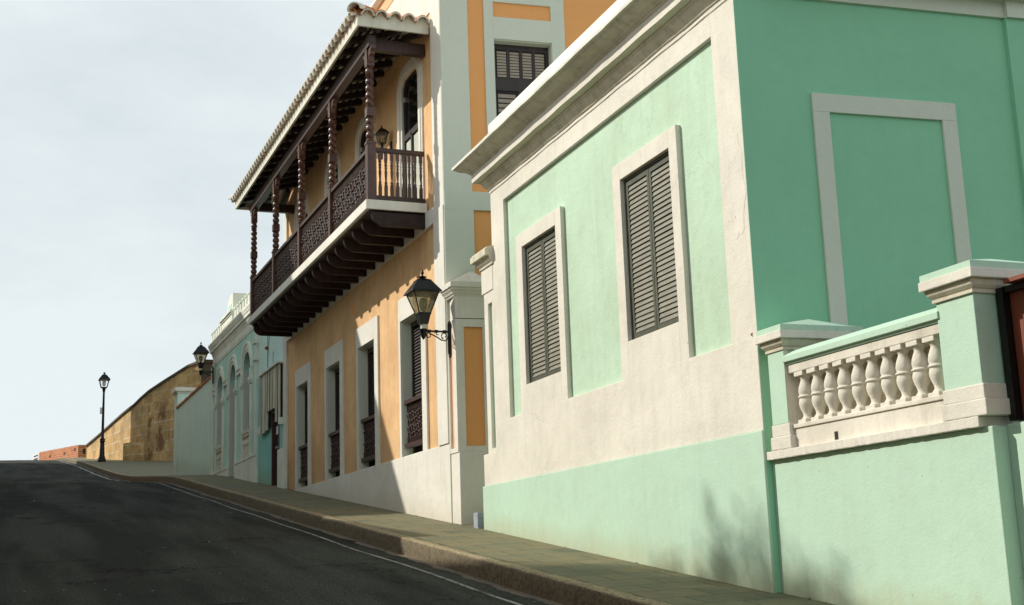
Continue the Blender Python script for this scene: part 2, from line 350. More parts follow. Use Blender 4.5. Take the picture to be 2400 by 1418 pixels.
class Side:   # boxes on a skewed side wall: u inwards, n outwards from the wall face
    def __init__(s, p, d): s.p = p; s.d = d; s.n = (d[1], -d[0])
    def pt(s, u, n): return (s.p[0] + u * s.d[0] + n * s.n[0], s.p[1] + u * s.d[1] + n * s.n[1])
    def box(s, mb, u0, u1, n0, n1, z0, z1, mat=0):
        a, b, c, d = s.pt(u0, n0), s.pt(u1, n0), s.pt(u1, n1), s.pt(u0, n1)
        mb.hexa([(*a, z0), (*b, z0), (*c, z0), (*d, z0), (*a, z1), (*b, z1), (*c, z1), (*d, z1)], mat); return mb

# ------------------------------------------------------------------ street profile
PZ = [(-60, -7.87), (0, -1.372), (20, .803), (33, 2.215), (38.8, 2.84), (43.2, 3.19), (50.4, 3.72), (56, 4.21), (65.5, 5.18), (78.8, 6.60), (93, 8.03), (104, 9.10), (115, 10.0), (126, 10.8), (140, 11.6), (160, 12.0), (190, 11.7), (240, 9.5), (400, 2.0)]
def zk(s):
    P = PZ
    if s <= P[0][0]: return P[0][1]
    for i in range(len(P) - 1):
        if s <= P[i + 1][0]:
            (x0, y0), (x1, y1) = P[i], P[i + 1]; h = x1 - x0; t = (s - x0) / h
            def sl(j):
                if j <= 0 or j >= len(P) - 1: k = max(0, min(j, len(P) - 2)); return (P[k + 1][1] - P[k][1]) / (P[k + 1][0] - P[k][0])
                a = (P[j][1] - P[j - 1][1]) / (P[j][0] - P[j - 1][0]); b = (P[j + 1][1] - P[j][1]) / (P[j + 1][0] - P[j][0]); return (a + b) / 2
            m0, m1 = sl(i), sl(i + 1)
            return (2 * t**3 - 3 * t**2 + 1) * y0 + (t**3 - 2 * t**2 + t) * h * m0 + (-2 * t**3 + 3 * t**2) * y1 + (t**3 - t**2) * h * m1
    return P[-1][1]
def zp(s, y): return zk(s) + .02 * (1.4 - max(y, -6))
SS = [-60 + i * 2 for i in range(20)] + [-20 + i * .5 for i in range(360)] + [160 + i * 4 for i in range(61)]
def strip(name, ys, zf, mat, s_list=SS):
    mb = MB(); n = len(ys)
    vs = [(s, y, zf(s, y)) for s in s_list for y in ys]
    mb.add(vs, [(i * n + j, (i + 1) * n + j, (i + 1) * n + j + 1, i * n + j + 1) for i in range(len(s_list) - 1) for j in range(n - 1)], 0, True)
    return structure(part(name, mb, mat))
def zroad(s, y): return zk(s) - .2 + .03 * (1 - ((y - 3.85) / 2.45) ** 2) + .006 * math.sin(s * 1.3 + y) 
strip('road', [1.38 + i * .35 for i in range(15)], zroad, 'asphalt')
def edge_line():
    mb = MB(); rnd = random.Random(12); ss = [-20 + i * .25 for i in range(680)]; vs = []
    for s_ in ss:
        w = .024 + .038 * min(1, max(0, (s_ - 48) / 12)); y = 1.82 + .012 * math.sin(s_ * .8)
        for yy in (y - w + rnd.uniform(-.006, .006), y + w + rnd.uniform(-.006, .006)): vs.append((s_, yy, zroad(s_, yy) + .005))
    mb.add(vs, [(2 * i, 2 * i + 2, 2 * i + 3, 2 * i + 1) for i in range(len(ss) - 1)], 0, True); structure(part('edge_line', mb, 'line'))
edge_line()
strip('pavement', [-9, -5, -3, -1.5, -.5, .2, .8, 1.215], zp, 'pavers')
# kerb: rounded stone with slight irregularities
def kerb():
    mb = MB(); rnd = random.Random(3)
    prof = [(1.20, -.05), (1.205, .0), (1.375, .002), (1.392, -.01), (1.40, -.03), (1.405, -.12), (1.408, -.26)]
    ss = [-60 + i * .5 for i in range(120)] + [i * .18 for i in range(360)] + [64.8 + i * .6 for i in range(220)]
    vs = []
    for s in ss:
        ch = (1 if (int(s / 1.0 + .001) != int((s + .17) / 1.0 + .001)) and s > 0 else 0)
        for k, (y, z) in enumerate(prof):
            w = rnd.uniform(-1, 1) * (.005 if k in (3, 4, 5) else .001)
            vs.append((s, y + w, zk(s) + .003 + z + w * .8 - (.004 * ch if 0 < k < 5 else 0)))
    n = len(prof)
    mb.add(vs, [(i * n + j, (i + 1) * n + j, (i + 1) * n + j + 1, i * n + j + 1) for i in range(len(ss) - 1) for j in range(n - 1)], 0, True)
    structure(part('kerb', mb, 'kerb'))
kerb()
def litter():
    rnd = random.Random(31); mb = MB()
    def bit(x, y, z, s_, mt):
        a = rnd.uniform(0, 6.28); u = Vector((math.cos(a), math.sin(a), rnd.uniform(-.1, .3))) * s_; w = Vector((-math.sin(a), math.cos(a), rnd.uniform(-.1, .3))) * s_ * .5; p = Vector((x, y, z + .008))
        mb.add([p - u, p - w, p + u, p + w], [(0, 1, 2, 3)], mt)
    for i in range(900):
        x = rnd.uniform(7, 34); t = rnd.random(); yw = .30 - .0199 * x - .1 if x < 16.9 else 0.0
        if t < .5: y = yw + .03 + abs(rnd.gauss(0, .05)); bit(x, y, zp(x, y), rnd.uniform(.008, .022), 0)
        elif t < .8: y = 1.42 + abs(rnd.gauss(0, .09)); bit(x, y, zroad(x, y), rnd.uniform(.008, .02), 0)
        else: y = rnd.uniform(yw, 1.2); bit(x, y, zp(x, y), rnd.uniform(.005, .014), rnd.choice((0, 1)))
    for i in range(130):
        x = rnd.uniform(12, 45); y = rnd.uniform(1.9, 6.0); bit(x, y, zroad(x, y), rnd.uniform(.008, .035) , 1 if rnd.random() < .45 else 0)
    o = part('leaf_litter', mb, ['litter', 'paper']); o['kind'] = 'stuff'; o['label'] = 'dry leaf crumbs and paper scraps along the wall foot and gutter'; o['category'] = 'leaf litter'
litter()
# far side (behind the left edge of the view)
def zfar(s, y): return zk(s) - .02
strip('far_pavement', [6.25, 6.255, 7.4, 8.3, 30], lambda s, y: zk(s) - (.26 if y < 6.252 else .02), 'pavers')
gs = [-200, -120] + [-60 + i * 6 for i in range(77)] + [450, 600, 1500, 6000]
gy = [-6000, -1200, -300, -120, -60, -30, -15, -8.9, 0, 8, 16, 29, 60, 120, 300, 1200, 6000]
strip('ground', gy, lambda s, y: (zk(s) if -60 <= s <= 400 else (-7.87 if s < -60 else max(-8, 2 - (s - 400) * .05))) - .6 - max(0, abs(y - 3) - 30) * .03 * (1 if abs(y) < 400 else .0) - (12 if abs(y) >= 400 else 0), 'ground', gs)

# ------------------------------------------------------------------ GREEN HOUSE (frame G)
gh = thing('green_house', 'mint green single-storey house with cream borders, moulded cornice and two louvred windows', 'house', (9.6, 0, -.32), 'G')
sd = (-.0835, -.9965); SG = Side((9.6, 0), sd)
mb = MB(); mb.plan([(9.6, 0), (9.604, 0), (9.604, -.12), (16.3, -.12), (16.3 - .75, -9), (9.6 + sd[0] * 9.03, -9)], -1.3, 5.3)
part('wall', mb, 'green_shaded', gh)
H2, H1 = (11.02, 12.17, 2.29, 4.09), (14.03, 15.17, 2.25, 4.07)
mb = plate(MB(), 9.606, 16.298, 1.0, 5.1, -.118, -.055, [H2, H1]); part('facade_panel', mb, 'green', gh)
mb = MB(); mb.box(9.602, 16.90, -.3, .025, -1.3, 1.065); mb.box(16.3, 16.9, -1.2, -.3, -1.3, 1.0); part('plinth', mb, 'green_low', gh, bevel=.008)
mb = MB(); mb.box(9.604, 16.3, -.117, .008, 1.066, 1.895); mb.box(16.3, 16.87, -.5, .006, 1.066, 1.5); part('band', mb, 'cream', gh, bevel=.006)
mb = MB(); mb.box(9.605, 10.05, -.054, 0, 1.896, 5.15); mb.box(15.8, 16.3, -.054, 0, 1.896, 5.15); mb.box(10.05, 15.8, -.054, 0, 4.89, 5.15); part('border', mb, 'cream', gh, bevel=.004)
def shutter(x0, x1, z0, z1, yf):
    m = MB(); st = .045
    m.box(x0, x0 + st, yf - .04, yf, z0, z1, 1); m.box(x1 - st, x1, yf - .04, yf, z0, z1, 1)
    m.box(x0 + st, x1 - st, yf - .04, yf, z0, z0 + .05, 1); m.box(x0 + st, x1 - st, yf - .04, yf, z1 - .06, z1, 1)
    m.box(x0 + st, x1 - st, yf - .05, yf - .046, z0 + .05, z1 - .06, 2)
    n = 30; dz = (z1 - z0 - .12) / n
    for i in range(n):
        z = z0 + .055 + i * dz; j = random.uniform(-.002, .002)
        m.hexa([(x0 + st, yf - .008 + j, z), (x1 - st, yf - .008 + j, z), (x1 - st, yf - .001 + j, z + .003), (x0 + st, yf - .001 + j, z + .003),
                (x0 + st, yf - .026, z + dz * .97), (x1 - st, yf - .026, z + dz * .97), (x1 - st, yf - .018, z + dz * .995), (x0 + st, yf - .018, z + dz * .995)], 0)
    return m
for (x0, x1, z0, z1), (ox0, ox1, ot), lab in ((H2, (10.85, 12.36, 4.28), 0), (H1, (13.85, 15.38, 4.26), 1)):
    mb = plate(MB(), ox0, ox1, 1.896, ot, -.054, .002, [(x0, x1, z0, z1)]); w = part('window', mb, 'cream', gh, bevel=.004)
    mm = (x0 + x1) / 2; a0, a1 = x0 + .012, x1 - .012
    fm = MB(); fm.box(x0, a0 + .018, -.115, -.046, z0, z1); fm.box(a1 - .018, x1, -.115, -.046, z0, z1); fm.box(a0 + .018, a1 - .018, -.115, -.046, z1 - .03, z1); fm.box(a0 + .018, a1 - .018, -.115, -.05, z0, z0 + .02)
    part('casing', fm, 'louvre_frame', w)
    part('shutter', shutter(a0 + .02, mm - .002, z0 + .022, z1 - .032, -.058), ['louvre', 'louvre_frame', 'dark'], w, bevel=0)
    part('shutter', shutter(mm + .002, a1 - .02, z0 + .022, z1 - .032, -.055), ['louvre', 'louvre_frame', 'dark'], w, bevel=0)
# cornice
prof = [(0, 5.11), (.012, 5.12), (.012, 5.155), (.03, 5.165), (.035, 5.185), (.05, 5.205), (.075, 5.225), (.09, 5.25), (.095, 5.275), (.11, 5.28), (.11, 5.30), (.20, 5.31), (.203, 5.43), (.215, 5.435), (.22, 5.45), (.24, 5.455), (.255, 5.475), (.29, 5.49), (.33, 5.50), (.365, 5.52), (.385, 5.545), (.42, 5.55), (.425, 5.585), (.0, 5.66)]
path = [((16.3 - .2, -3), (1, 0)), ((16.3, 0), (1, 1)), ((9.6, 0), (-1.0, 1.0)), ((9.6 + sd[0] * 9, sd[1] * 9), (sd[1], -sd[0]))]
mb = MB().sweep(prof, path)
# plaster irregularity: subdivide along the facade with small sag
cor = MB(); nseg = 46; pth = [path[0]]
for i in range(nseg + 1):
    t = i / nseg; mx = 1 if i == 0 else 0
    pth.append(((16.3 + (9.6 - 16.3) * t, 0), (mx, 1)))
rr = random.Random(5)
cor.sweep(prof, pth); n = len(prof)
for k, v in enumerate(cor.v):
    i = k // n
    if 1 < i < nseg: cor.v[k] = (v[0], v[1] + rr.uniform(-.0022, .0022), v[2] + rr.uniform(-.0018, .0018) + .003 * math.sin(i * .9))
cor.m = [0] * len(cor.f)
for fi in range(len(cor.f)):
    j = fi % n
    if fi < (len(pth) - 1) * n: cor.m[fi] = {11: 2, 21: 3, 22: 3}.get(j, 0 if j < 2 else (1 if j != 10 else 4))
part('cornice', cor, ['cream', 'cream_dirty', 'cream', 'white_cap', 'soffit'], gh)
mb = MB(); mb.box(9.62, 16.33, -.25, -.01, 5.60, 6.15); SG.box(mb, .3, 9, -.25, -.01, 5.60, 6.15); part('parapet', mb, 'white_cap', gh, bevel=.01)
mb = MB(); mb.box(9.65, 16.2, -.012, .06, 5.655, 5.70); part('blocking_course', mb, 'green', gh)
mb = MB(); mb.plan([(9.3, -.3), (16.0, -.3), (15.4, -8.9), (8.9, -8.9)], 5.3, 5.6); part('roof', mb, 'greywhite', gh)
mb = MB(); SG.box(mb, .72, .89, 0, .03, .5, 4.02); SG.box(mb, 2.10, 2.26, 0, .03, .5, 4.02); SG.box(mb, .72, 2.26, 0, .03, 4.02, 4.20); part('side_frame', mb, 'greywhite', gh, bevel=.004)
mb = MB(); SG.box(mb, .02, 9, 0, .035, 5.14, 6.1); SG.box(mb, 2.93, 9, .035, .085, 5.13, 6.1); part('frieze', mb, 'greywhite', gh)
mb = MB(); SG.box(mb, 2.93, 9, 0, .05, -1, 5.13); part('side_pilaster', mb, 'green_shaded', gh)
# end pier of the facade
mb = plate(MB(), 16.301, 16.70, 1.50, 3.74, -.30, -.004, []); mb = MB(); plate(mb, 16.301, 16.70, 1.5, 3.74, -.06, -.004, [(16.38, 16.545, 1.56, 3.58)]); mb.box(16.301, 16.70, -.5, -.062, 1.5, 4.1); mb.box(16.301, 16.765, -.5, .006, 3.752, 4.1)
pier = part('end_pier', mb, 'cream', gh, bevel=.004)
mb = MB(); mb.box(16.372, 16.553, -.061, -.05, 1.55, 3.59); part('inset_panel', mb, 'green', pier)
pp = [(0, 4.10), (.02, 4.10), (.02, 4.13), (.05, 4.16), (.065, 4.20), (.07, 4.215), (.12, 4.22), (.12, 4.31), (.10, 4.315), (.10, 4.335), (-.2, 4.42)]
mb = MB().sweep(pp, [((16.765, -.5), (1, 0)), ((16.765, .004), (1, 1)), ((16.25, .004), (0, 1))]); part('pier_cap', mb, 'cream_dirty', pier, bevel=.003)
rp_ = random.Random(14); pts = []
for k in range(26):
    a = 2 * math.pi * k / 26; r_ = 1 + rp_.uniform(-.14, .14); pts.append((9.80 + .17 * r_ * math.cos(a), 3.35 + .52 * r_ * math.sin(a)))
mb = MB().elev(pts, -.001, .0022); part('plaster_patch', mb, 'patch', gh, label='paler speckled repair patch')
# rusty bolt stub on the corner
mb = MB().tube([(9.69, 0, 1.93), (9.69, .010, 1.925), (9.687, .011, 1.91)], .006, 6); mb.tube([(9.675, .003, 1.935), (9.71, .003, 1.93)], .0025, 4); part('rusty_bolt', mb, 'rust', gh)
# ------------------------------------------------------------------ BALUSTRADE WALL
bw = thing('balustrade_wall', 'mint green garden wall topped by a white balustrade between two pyramid-capped piers', 'wall', (8.2, 0, -.5), 'G')
mb = MB(); mb.box(6.86, 9.599, -.8, -.05, -1.6, .80); mb.box(2.5, 6.86, -.8, -.17, -1.9, .81); part('wall', mb, 'green_low', bw, bevel=.008)
def rag(x0, x1, y0, y1, z0, z1, nseg=70, j=.0022):
    m = MB(); vs = []; r_ = random.Random(9)
    for i in range(nseg + 1):
        x = x0 + (x1 - x0) * i / nseg; a = r_.uniform(-j, j); b = r_.uniform(-j, j)
        vs += [(x, y0, z0 + a), (x, y1 + b, z0 + a), (x, y1 + b, z1 + b * .5), (x, y0, z1 + b * .5)]
    m.add(vs, [(i * 4 + k, i * 4 + (k + 1) % 4, (i + 1) * 4 + (k + 1) % 4, (i + 1) * 4 + k) for i in range(nseg) for k in range(4)] + [(0, 1, 2, 3), (nseg * 4 + 3, nseg * 4 + 2, nseg * 4 + 1, nseg * 4)]); return m
part('ledge', rag(6.93, 9.625, -.4, .0, .80, .872), 'cream', bw, bevel=.006)
mb = MB(); mb.box(7.24, 9.26, -.35, -.055, .872, 1.035); mb.box(7.24, 9.26, -.33, -.04, 1.035, 1.07); part('baluster_course', mb, 'mould', bw, bevel=.006)
mb = MB(); mb.box(8.61, 8.655, -.06, -.052, .885, .95); part('drain_slot', mb, 'dark', bw)
mb = MB(); mb.box(7.25, 9.245, -.36, -.245, 1.036, 1.60); part('back_panel', mb, 'cream_dirty', bw)
mb = MB(); mb.box(-.06, .06, -.06, .06, 0, .028); mb.box(-.065, .065, -.065, .065, .375, .412)
bp = [(.050, .026), (.052, .034), (.040, .045), (.034, .06), (.040, .085), (.055, .115), (.063, .145), (.064, .165), (.058, .19), (.056, .197), (.066, .200), (.069, .208), (.066, .216), (.055, .220), (.060, .235), (.062, .255), (.057, .285), (.046, .315), (.036, .338), (.036, .350), (.050, .368), (.054, .376)]
mb.lathe(bp, 0, 0, 20); mb.v = [(v_[0], v_[1], v_[2] * 1.055) for v_ in mb.v]; b0 = part('baluster', mb, 'mould', bw, loc=(7.42, -.112, 1.07), bevel=.004)
for i in range(1, 10):
    bc = copy_part(b0, bw, (7.42 + i * .186, -.112, 1.07)); bc.rotation_euler = (0, 0, random.uniform(-.05, .05))
mb = MB(); mb.box(7.24, 9.25, -.24, -.043, 1.503, 1.575); part('rail', mb, 'mould', bw, bevel=.006)
mb = MB(); mb.sweep([(.0, 1.578), (.0, 1.60), (.025, 1.60), (.025, 1.650), (-.055, 1.70), (-.12, 1.71), (-.22, 1.685), (-.27, 1.648), (-.27, 1.60), (-.24, 1.578)], [((9.25, -.03), (0, 1)), ((7.24, -.03), (0, 1))]); part('coping', mb, 'green_low', bw, bevel=.004)
def pier_(x0, x1, name):
    m = MB(); m.box(x0, x1, -.70, -.02, 1.085, 1.75); p = part(name, m, 'green_low' if x0 < 8 else 'mould', bw, bevel=.006)
    if x0 > 8: m = MB(); m.box(x0, x1 - .0, -.019, -.014, 1.09, 1.71); part('front_face', m, 'green_low', p)
    m = MB(); m.box(x0 - .035, x1 + .03, -.74, .0, .872, .985); m.box(x0 - .018, x1 + .015, -.72, -.01, .985, 1.088); part('base_mould', m, 'cream', p, bevel=.008)
    def ring(pr, mt, nm, bv=.003):
        q = [((x0, -.70), (-1, -1)), ((x1, -.70), (1, -1)), ((x1, -.02), (1, 1)), ((x0, -.02), (-1, 1)), ((x0, -.70), (-1, -1))]
        mm_ = MB().sweep(pr, q, cap=False); return part(nm, mm_, mt, p)
    ring([(0, 1.71), (.018, 1.712), (.018, 1.735), (.01, 1.738), (.022, 1.745), (.04, 1.765), (.05, 1.79), (.052, 1.80), (.04, 1.803), (.0, 1.81)], 'cream_dirty', 'neck_mould')
    m = MB(); m.box(x0 - .095, x1 + .075, -.80, .06, 1.803, 1.872); part('cap_slab', m, 'cream', p, bevel=.006)
    m = MB(); m.box(x0 - .085, x1 + .065, -.79, .05, 1.873, 1.92); m.pyramid(x0 - .085, x1 + .065, -.79, .05, 1.92, 2.01); part('cap_top', m, 'green_low', p, bevel=.003)
    return p
pier_(9.24, 9.485, 'pier'); pier_(6.875, 7.26, 'pier')
mb = MB(); mb.box(9.50, 9.598, -.4, -.10, .872, 1.78); part('wall_return', mb, 'cream', bw)
# ------------------------------------------------------------------ GATE
gt = thing('red_gate', 'red-brown plank gate hung in a black frame right of the tall green pier', 'gate', (6.0, -.3, .82), 'G')
mb = MB(); mb.box(6.795, 6.86, -.30, -.20, .83, 1.74); mb.box(3.6, 6.86, -.30, -.215, 1.70, 1.745); part('frame', mb, 'black', gt)
mb = MB()
for i in range(22):
    x = 6.79 - i * .14; mb.box(x - .132, x, -.30 , -.255, .83, 1.70)
part('plank_panel', mb, 'red', gt, bevel=.003)
mb = MB(); mb.box(3.6, 6.72, -.31, -.15, 1.747, 1.775); part('top_rail', mb, 'red', gt)
mb = MB(); mb.box(3.6, 6.7, -.254, -.235, 1.06, 1.10); part('hinge_strap', mb, 'red', gt)
# grey box in the gap
mb = MB(); mb.box(16.93, 17.10, -.30, .02, .1, .72); o = part('utility_box', mb, 'bluegrey', None, bevel=.006, ref=(17.0, 0, .5)); tag(o, 'small blue-grey box low in the gap between green house and white pier', 'box')

# ------------------------------------------------------------------ ORANGE HOUSE (frame O)
oh = thing('orange_house', 'orange two-storey house with a long dark wooden balcony under a tiled roof', 'house', (18.12, 0, .6))
so = (-.108, -.994); SO = Side((18.12, 0), so)
mb = MB(); mb.plan([(18.33, -.42), (30.06, -.42), (29.0, -9), (18.33 + so[0] * 8.6, -9)], -.2, 10.3); part('wall', mb, 'orange_shaded', oh)
mb = MB()
for (u0, u1, z0, z1) in ((.05, .885, -.2, 10.3), (1.875, 9.05, -.2, 10.3), (.885, 1.875, -.2, 5.9), (.885, 1.875, 8.315, 10.3)): SO.box(mb, u0, u1, -.20, 0, z0, z1)
part('side_wall', mb, 'orange_shaded', oh)
WA = [19.19, 21.95, 24.47, 27.28]
holes = [(a + .24, a + 1.37, 1.70, 4.10) for a in WA]
DC = [19.87, 22.70, 25.24, 28.20]
uh = [(c - .60, c + .60, 5.62, 8.30) for c in DC]
mb = plate(MB(), 18.126, 30.058, 0, 5.30, -.418, -.05, holes); part('lower_facade', mb, 'orange', oh)
mb = plate(MB(), 18.126, 30.058, 5.30, 8.95, -.418, -.05, uh); part('upper_facade', mb, 'orange', oh)
mb = MB(); mb.box(18.10, 29.66, -.4, .0, -.3, 1.80); part('plinth', mb, 'white', oh, bevel=.01)
mb = MB(); mb.box(18.125, 18.60, -.049, .0, 5.5, 10.04); mb.box(18.105, 18.58, -.049, .02, 1.8, 5.5); part('corner_pilaster', mb, 'white', oh, bevel=.004)
mb = MB(); mb.box(29.68, 30.06, -.049, .0, 1.2, 10.04); part('far_pilaster', mb, 'white', oh, bevel=.004)
mb = MB(); mb.box(18.602, 29.678, -.10, -.03, 8.951, 10.04); part('entablature', mb, 'white', oh)
mb = MB(); mb.box(18.124, 30.06, -.3, -.02, 10.04, 10.34); part('peach_band', mb, 'peach', oh)
mb = MB().sweep([(0, 10.30), (.05, 10.305), (.06, 10.33), (.10, 10.34), (.10, 10.42), (0, 10.45)], [((29.5, -2), (1, 0)), ((30.06, -.01), (1, 1)), ((18.12, -.01), (-1, 1)), ((17.3, -8), (so[1], -so[0]))]); part('top_cornice', mb, 'white_cap', oh)
mb = MB(); mb.plan([(18.1, -.1), (30.0, -.1), (29, -8.9), (17.2, -8.9)], 10.25, 10.4); part('roof', mb, 'greywhite', oh)
# ledger under the balcony
mb = MB(); mb.box(18.602, 29.67, -.049, .012, 5.33, 5.60); part('ledger', mb, 'white', oh)
# round vent
mb = MB(); vs = []
for i in range(20):
    a = 2 * math.pi * i / 20; vs.append((23.81 + .11 * math.cos(a), 4.955 + .11 * math.sin(a)))
mb.elev(vs, -.052, -.044); part('round_vent', mb, 'orange_shaded', oh)
def spindle(m, x, y, z0, z1, r, mat=0, n=6, beads=2):
    h = z1 - z0; pr = [(r * .8, z0)]
    for i in range(beads):
        a = z0 + h * (i + .12) / beads; b_ = z0 + h * (i + .5) / beads; c_ = z0 + h * (i + .88) / beads
        pr += [(r * .55, a), (r * 1.0, b_), (r * .55, c_)]
    pr += [(r * .8, z1)]; m.lathe(pr, x, y, n, mat)
def rail_panel(x0, x1, y, z0, z1, pitch=.075, r=.022, rows=(.2, .8)):
    m = MB(); h = z1 - z0; a, b_ = z0 + h * rows[0], z0 + h * rows[1]
    nn = int((x1 - x0) / pitch); dx = (x1 - x0) / nn
    for i in range(nn + 1):
        x = x0 + i * dx; m.box(x - r * .6, x + r * .6, y - r * .6, y + r * .6, z0, a); m.box(x - r * .6, x + r * .6, y - r * .6, y + r * .6, b_, z1)
        if i < nn:
            k = i % 4; xm = x + dx / 2
            zz = a
            tiers = 4; th = (b_ - a) / tiers
            for t in range(tiers):
                za, zb = a + t * th, a + (t + 1) * th
                if (i + t * 2) % 4 in (0, 1, 2):
                    spindle(m, xm, y + (.008 if (i + t) % 2 else -.008), za - (.03 if k == 1 else 0), zb + (.03 if k == 2 else 0), r * 1.0, 0, 6, 2 if (i + t) % 3 else 1)
                if (i + t) % 2 == 0: m.tube([(xm - dx * .9, y + .01, za + th * (.35 + .3 * ((i * 7 + t * 3) % 3) / 2)), (xm, y + .016, za + th * (.35 + .3 * ((i * 7 + t * 3) % 3) / 2)), (xm + dx * .9, y + .01, za + th * (.35 + .3 * ((i * 7 + t * 3) % 3) / 2))], [r * .5, r * .9, r * .5], 6)
        m.tube([(x, y - .004, a - .02), (x, y - .004, b_ + .02)], r * .42, 5)
    return m
# lower windows
for wi, a in enumerate(WA):
    x0, x1, z0, z1 = holes[wi]
    mb = plate(MB(), a, a + 1.48, 1.802, 4.49, -.049, -.012, [(x0, x1, 1.70, 4.10)])
    w = part('window', mb, 'white', oh, bevel=.004)
    mb = MB(); mb.box(x0, x0 + .015, -.416, -.0495, 1.8, 4.1); mb.box(x1 - .015, x1, -.416, -.0495, 1.8, 4.1); mb.box(x0 + .015, x1 - .015, -.416, -.0495, 4.085, 4.1); mb.box(x0 + .015, x1 - .015, -.416, -.0495, 1.8, 1.815); part('reveal', mb, 'greywhite', w)
    mb = MB(); xa, xb, yf = x0 + .016, x1 - .016, -.205
    mb.box(xa, xa + .07, yf - .05, yf, 1.82, 4.08, 0); mb.box(xb - .07, xb, yf - .05, yf, 1.82, 4.08, 0); mb.box(xa + .07, xb - .07, yf - .05, yf, 4.0, 4.08, 0); xm = (xa + xb) / 2; mb.box(xm - .04, xm + .04, yf - .045, yf + .004, 1.82, 4.0, 0)
    for i in range(40):
        z = 1.85 + i * .053
        for (u, v) in ((xa + .07, xm - .04), (xm + .04, xb - .07)): mb.hexa([(u, yf - .012, z), (v, yf - .012, z), (v, yf - .004, z), (u, yf - .004, z), (u, yf - .04, z + .044), (v, yf - .04, z + .044), (v, yf - .032, z + .046), (u, yf - .032, z + .046)], 0)
    mb.box(xa + .07, xb - .07, yf - .06, yf - .052, 1.82, 4.0, 1); part('shutter', mb, ['brownpaint', 'dark'], w)
    mb = rail_panel(x0 + .05, x1 - .03, -.12, 2.02, 2.68, .062, .02, (.17, .83)); mb.box(x0 - .0 + .016, x1 + .03 - .046, -.17, -.06, 2.68, 2.745); mb.box(x0 + .016, x1 - .016, -.17, -.06, 1.95, 2.02)
    part('railing', mb, 'wood', w)
# upper arched doors
def arch_pts(c, hw, zs, zt, n=8):
    r = min(zt - zs, hw * .62); P = [(c + hw - r + r * math.cos(math.pi / 2 * i / n), zt - r + r * math.sin(math.pi / 2 * i / n)) for i in range(n + 1)]
    return P + [(2 * c - x, z) for x, z in reversed(P)]
for c in DC:
    m = MB(); 
    def ring(hw0, zt0, hw1, zt1, y1, zs=8.08):
        A, B = arch_pts(c, hw0, zs, zt0), arch_pts(c, hw1, zs, zt1); A = [(c + hw0, 5.75)] + A + [(c - hw0, 5.75)]; B = [(c + hw1, 5.75)] + B + [(c - hw1, 5.75)]
        for i in range(len(A) - 1):
            m.hexa([(A[i][0], -.3, A[i][1]), (B[i][0], -.3, B[i][1]), (B[i + 1][0], -.3, B[i + 1][1]), (A[i + 1][0], -.3, A[i + 1][1]),
                    (A[i][0], y1, A[i][1]), (B[i][0], y1, B[i][1]), (B[i + 1][0], y1, B[i + 1][1]), (A[i + 1][0], y1, A[i + 1][1])])
    ring(.46, 8.32, .54, 8.40, -.035); ring(.54, 8.40, .64, 8.50, -.005); ring(.64, 8.50, .70, 8.545, -.02)
    d = part('balcony_door', m, 'white', oh)
    m = MB(); A = arch_pts(c, .437, 8.06, 8.315); poly = [(c + .437, 5.75)] + A + [(c - .437, 5.75)]
    m.elev(poly, -.14, -.10); part('glazing', m, 'glass', d)
    m = MB(); m.box(c - .437, c - .39, -.098, -.06, 5.75, 7.95); m.box(c + .39, c + .437, -.098, -.06, 5.75, 7.95); m.box(c - .03, c + .03, -.098, -.055, 5.75, 7.28); m.box(c - .39, c + .39, -.098, -.055, 7.22, 7.32)
    for i in range(len(A) - 1):
        (p, q) = A[i], A[i + 1]; s_ = .9; p2 = (c + (p[0] - c) * s_, 7.85 + (p[1] - 7.85) * s_); q2 = (c + (q[0] - c) * s_, 7.85 + (q[1] - 7.85) * s_)
        m.hexa([(p[0], -.098, p[1]), (q[0], -.098, q[1]), (q2[0], -.098, q2[1]), (p2[0], -.098, p2[1]), (p[0], -.06, p[1]), (q[0], -.06, q[1]), (q2[0], -.06, q2[1]), (p2[0], -.06, p2[1])])
    part('sash', m, 'brownpaint', d)
    m = MB(); m.box(c - .38, c - .04, -.099, -.088, 5.8, 7.2); m.box(c + .04, c + .38, -.099, -.088, 5.8, 7.2); part('curtain', m, 'curtain', d)
# side wall features
mb = MB(); SO.box(mb, .003, .46, 0, .03, 5.721, 10.04); part('side_pilaster', mb, 'greywhite', oh, bevel=.004)
mb = MB(); SO.box(mb, .003, 9, 0, .045, 5.42, 5.72); SO.box(mb, .0, .47, 0, .045, -.3, 5.42); part('string_course', mb, 'greywhite', oh, bevel=.004)
mb = MB()
for (u0, u1, z0, z1) in ((.73, .89, 5.721, 9.9), (1.87, 2.10, 5.721, 9.9), (.89, 1.87, 8.31, 8.69), (.89, 1.87, 8.95, 9.9)): SO.box(mb, u0, u1, 0, .03, z0, z1)
SO.box(mb, .886, .90, -.19, .0, 5.9, 8.31); SO.box(mb, 1.86, 1.874, -.19, .0, 5.9, 8.31); SO.box(mb, .90, 1.86, -.19, .0, 8.295, 8.314)
SW = Side(SO.pt(0, -.165), so)
wf = part('side_window', mb, 'greywhite', oh, bevel=.003)
mb = MB(); SW.box(mb, .905, 1.855, .004, .010, 6.0, 8.29, 1)
SW.box(mb, .905, 1.855, .01, .026, 8.20, 8.29); SW.box(mb, .905, .95, .01, .026, 6, 8.2); SW.box(mb, 1.81, 1.855, .01, .026, 6, 8.2); SW.box(mb, .95, 1.81, .01, .026, 7.60, 7.72)
for i in range(3): u = .95 + .86 * (i + 1) / 4; SW.box(mb, u - .022, u + .022, .01, .026, 7.72, 8.2)
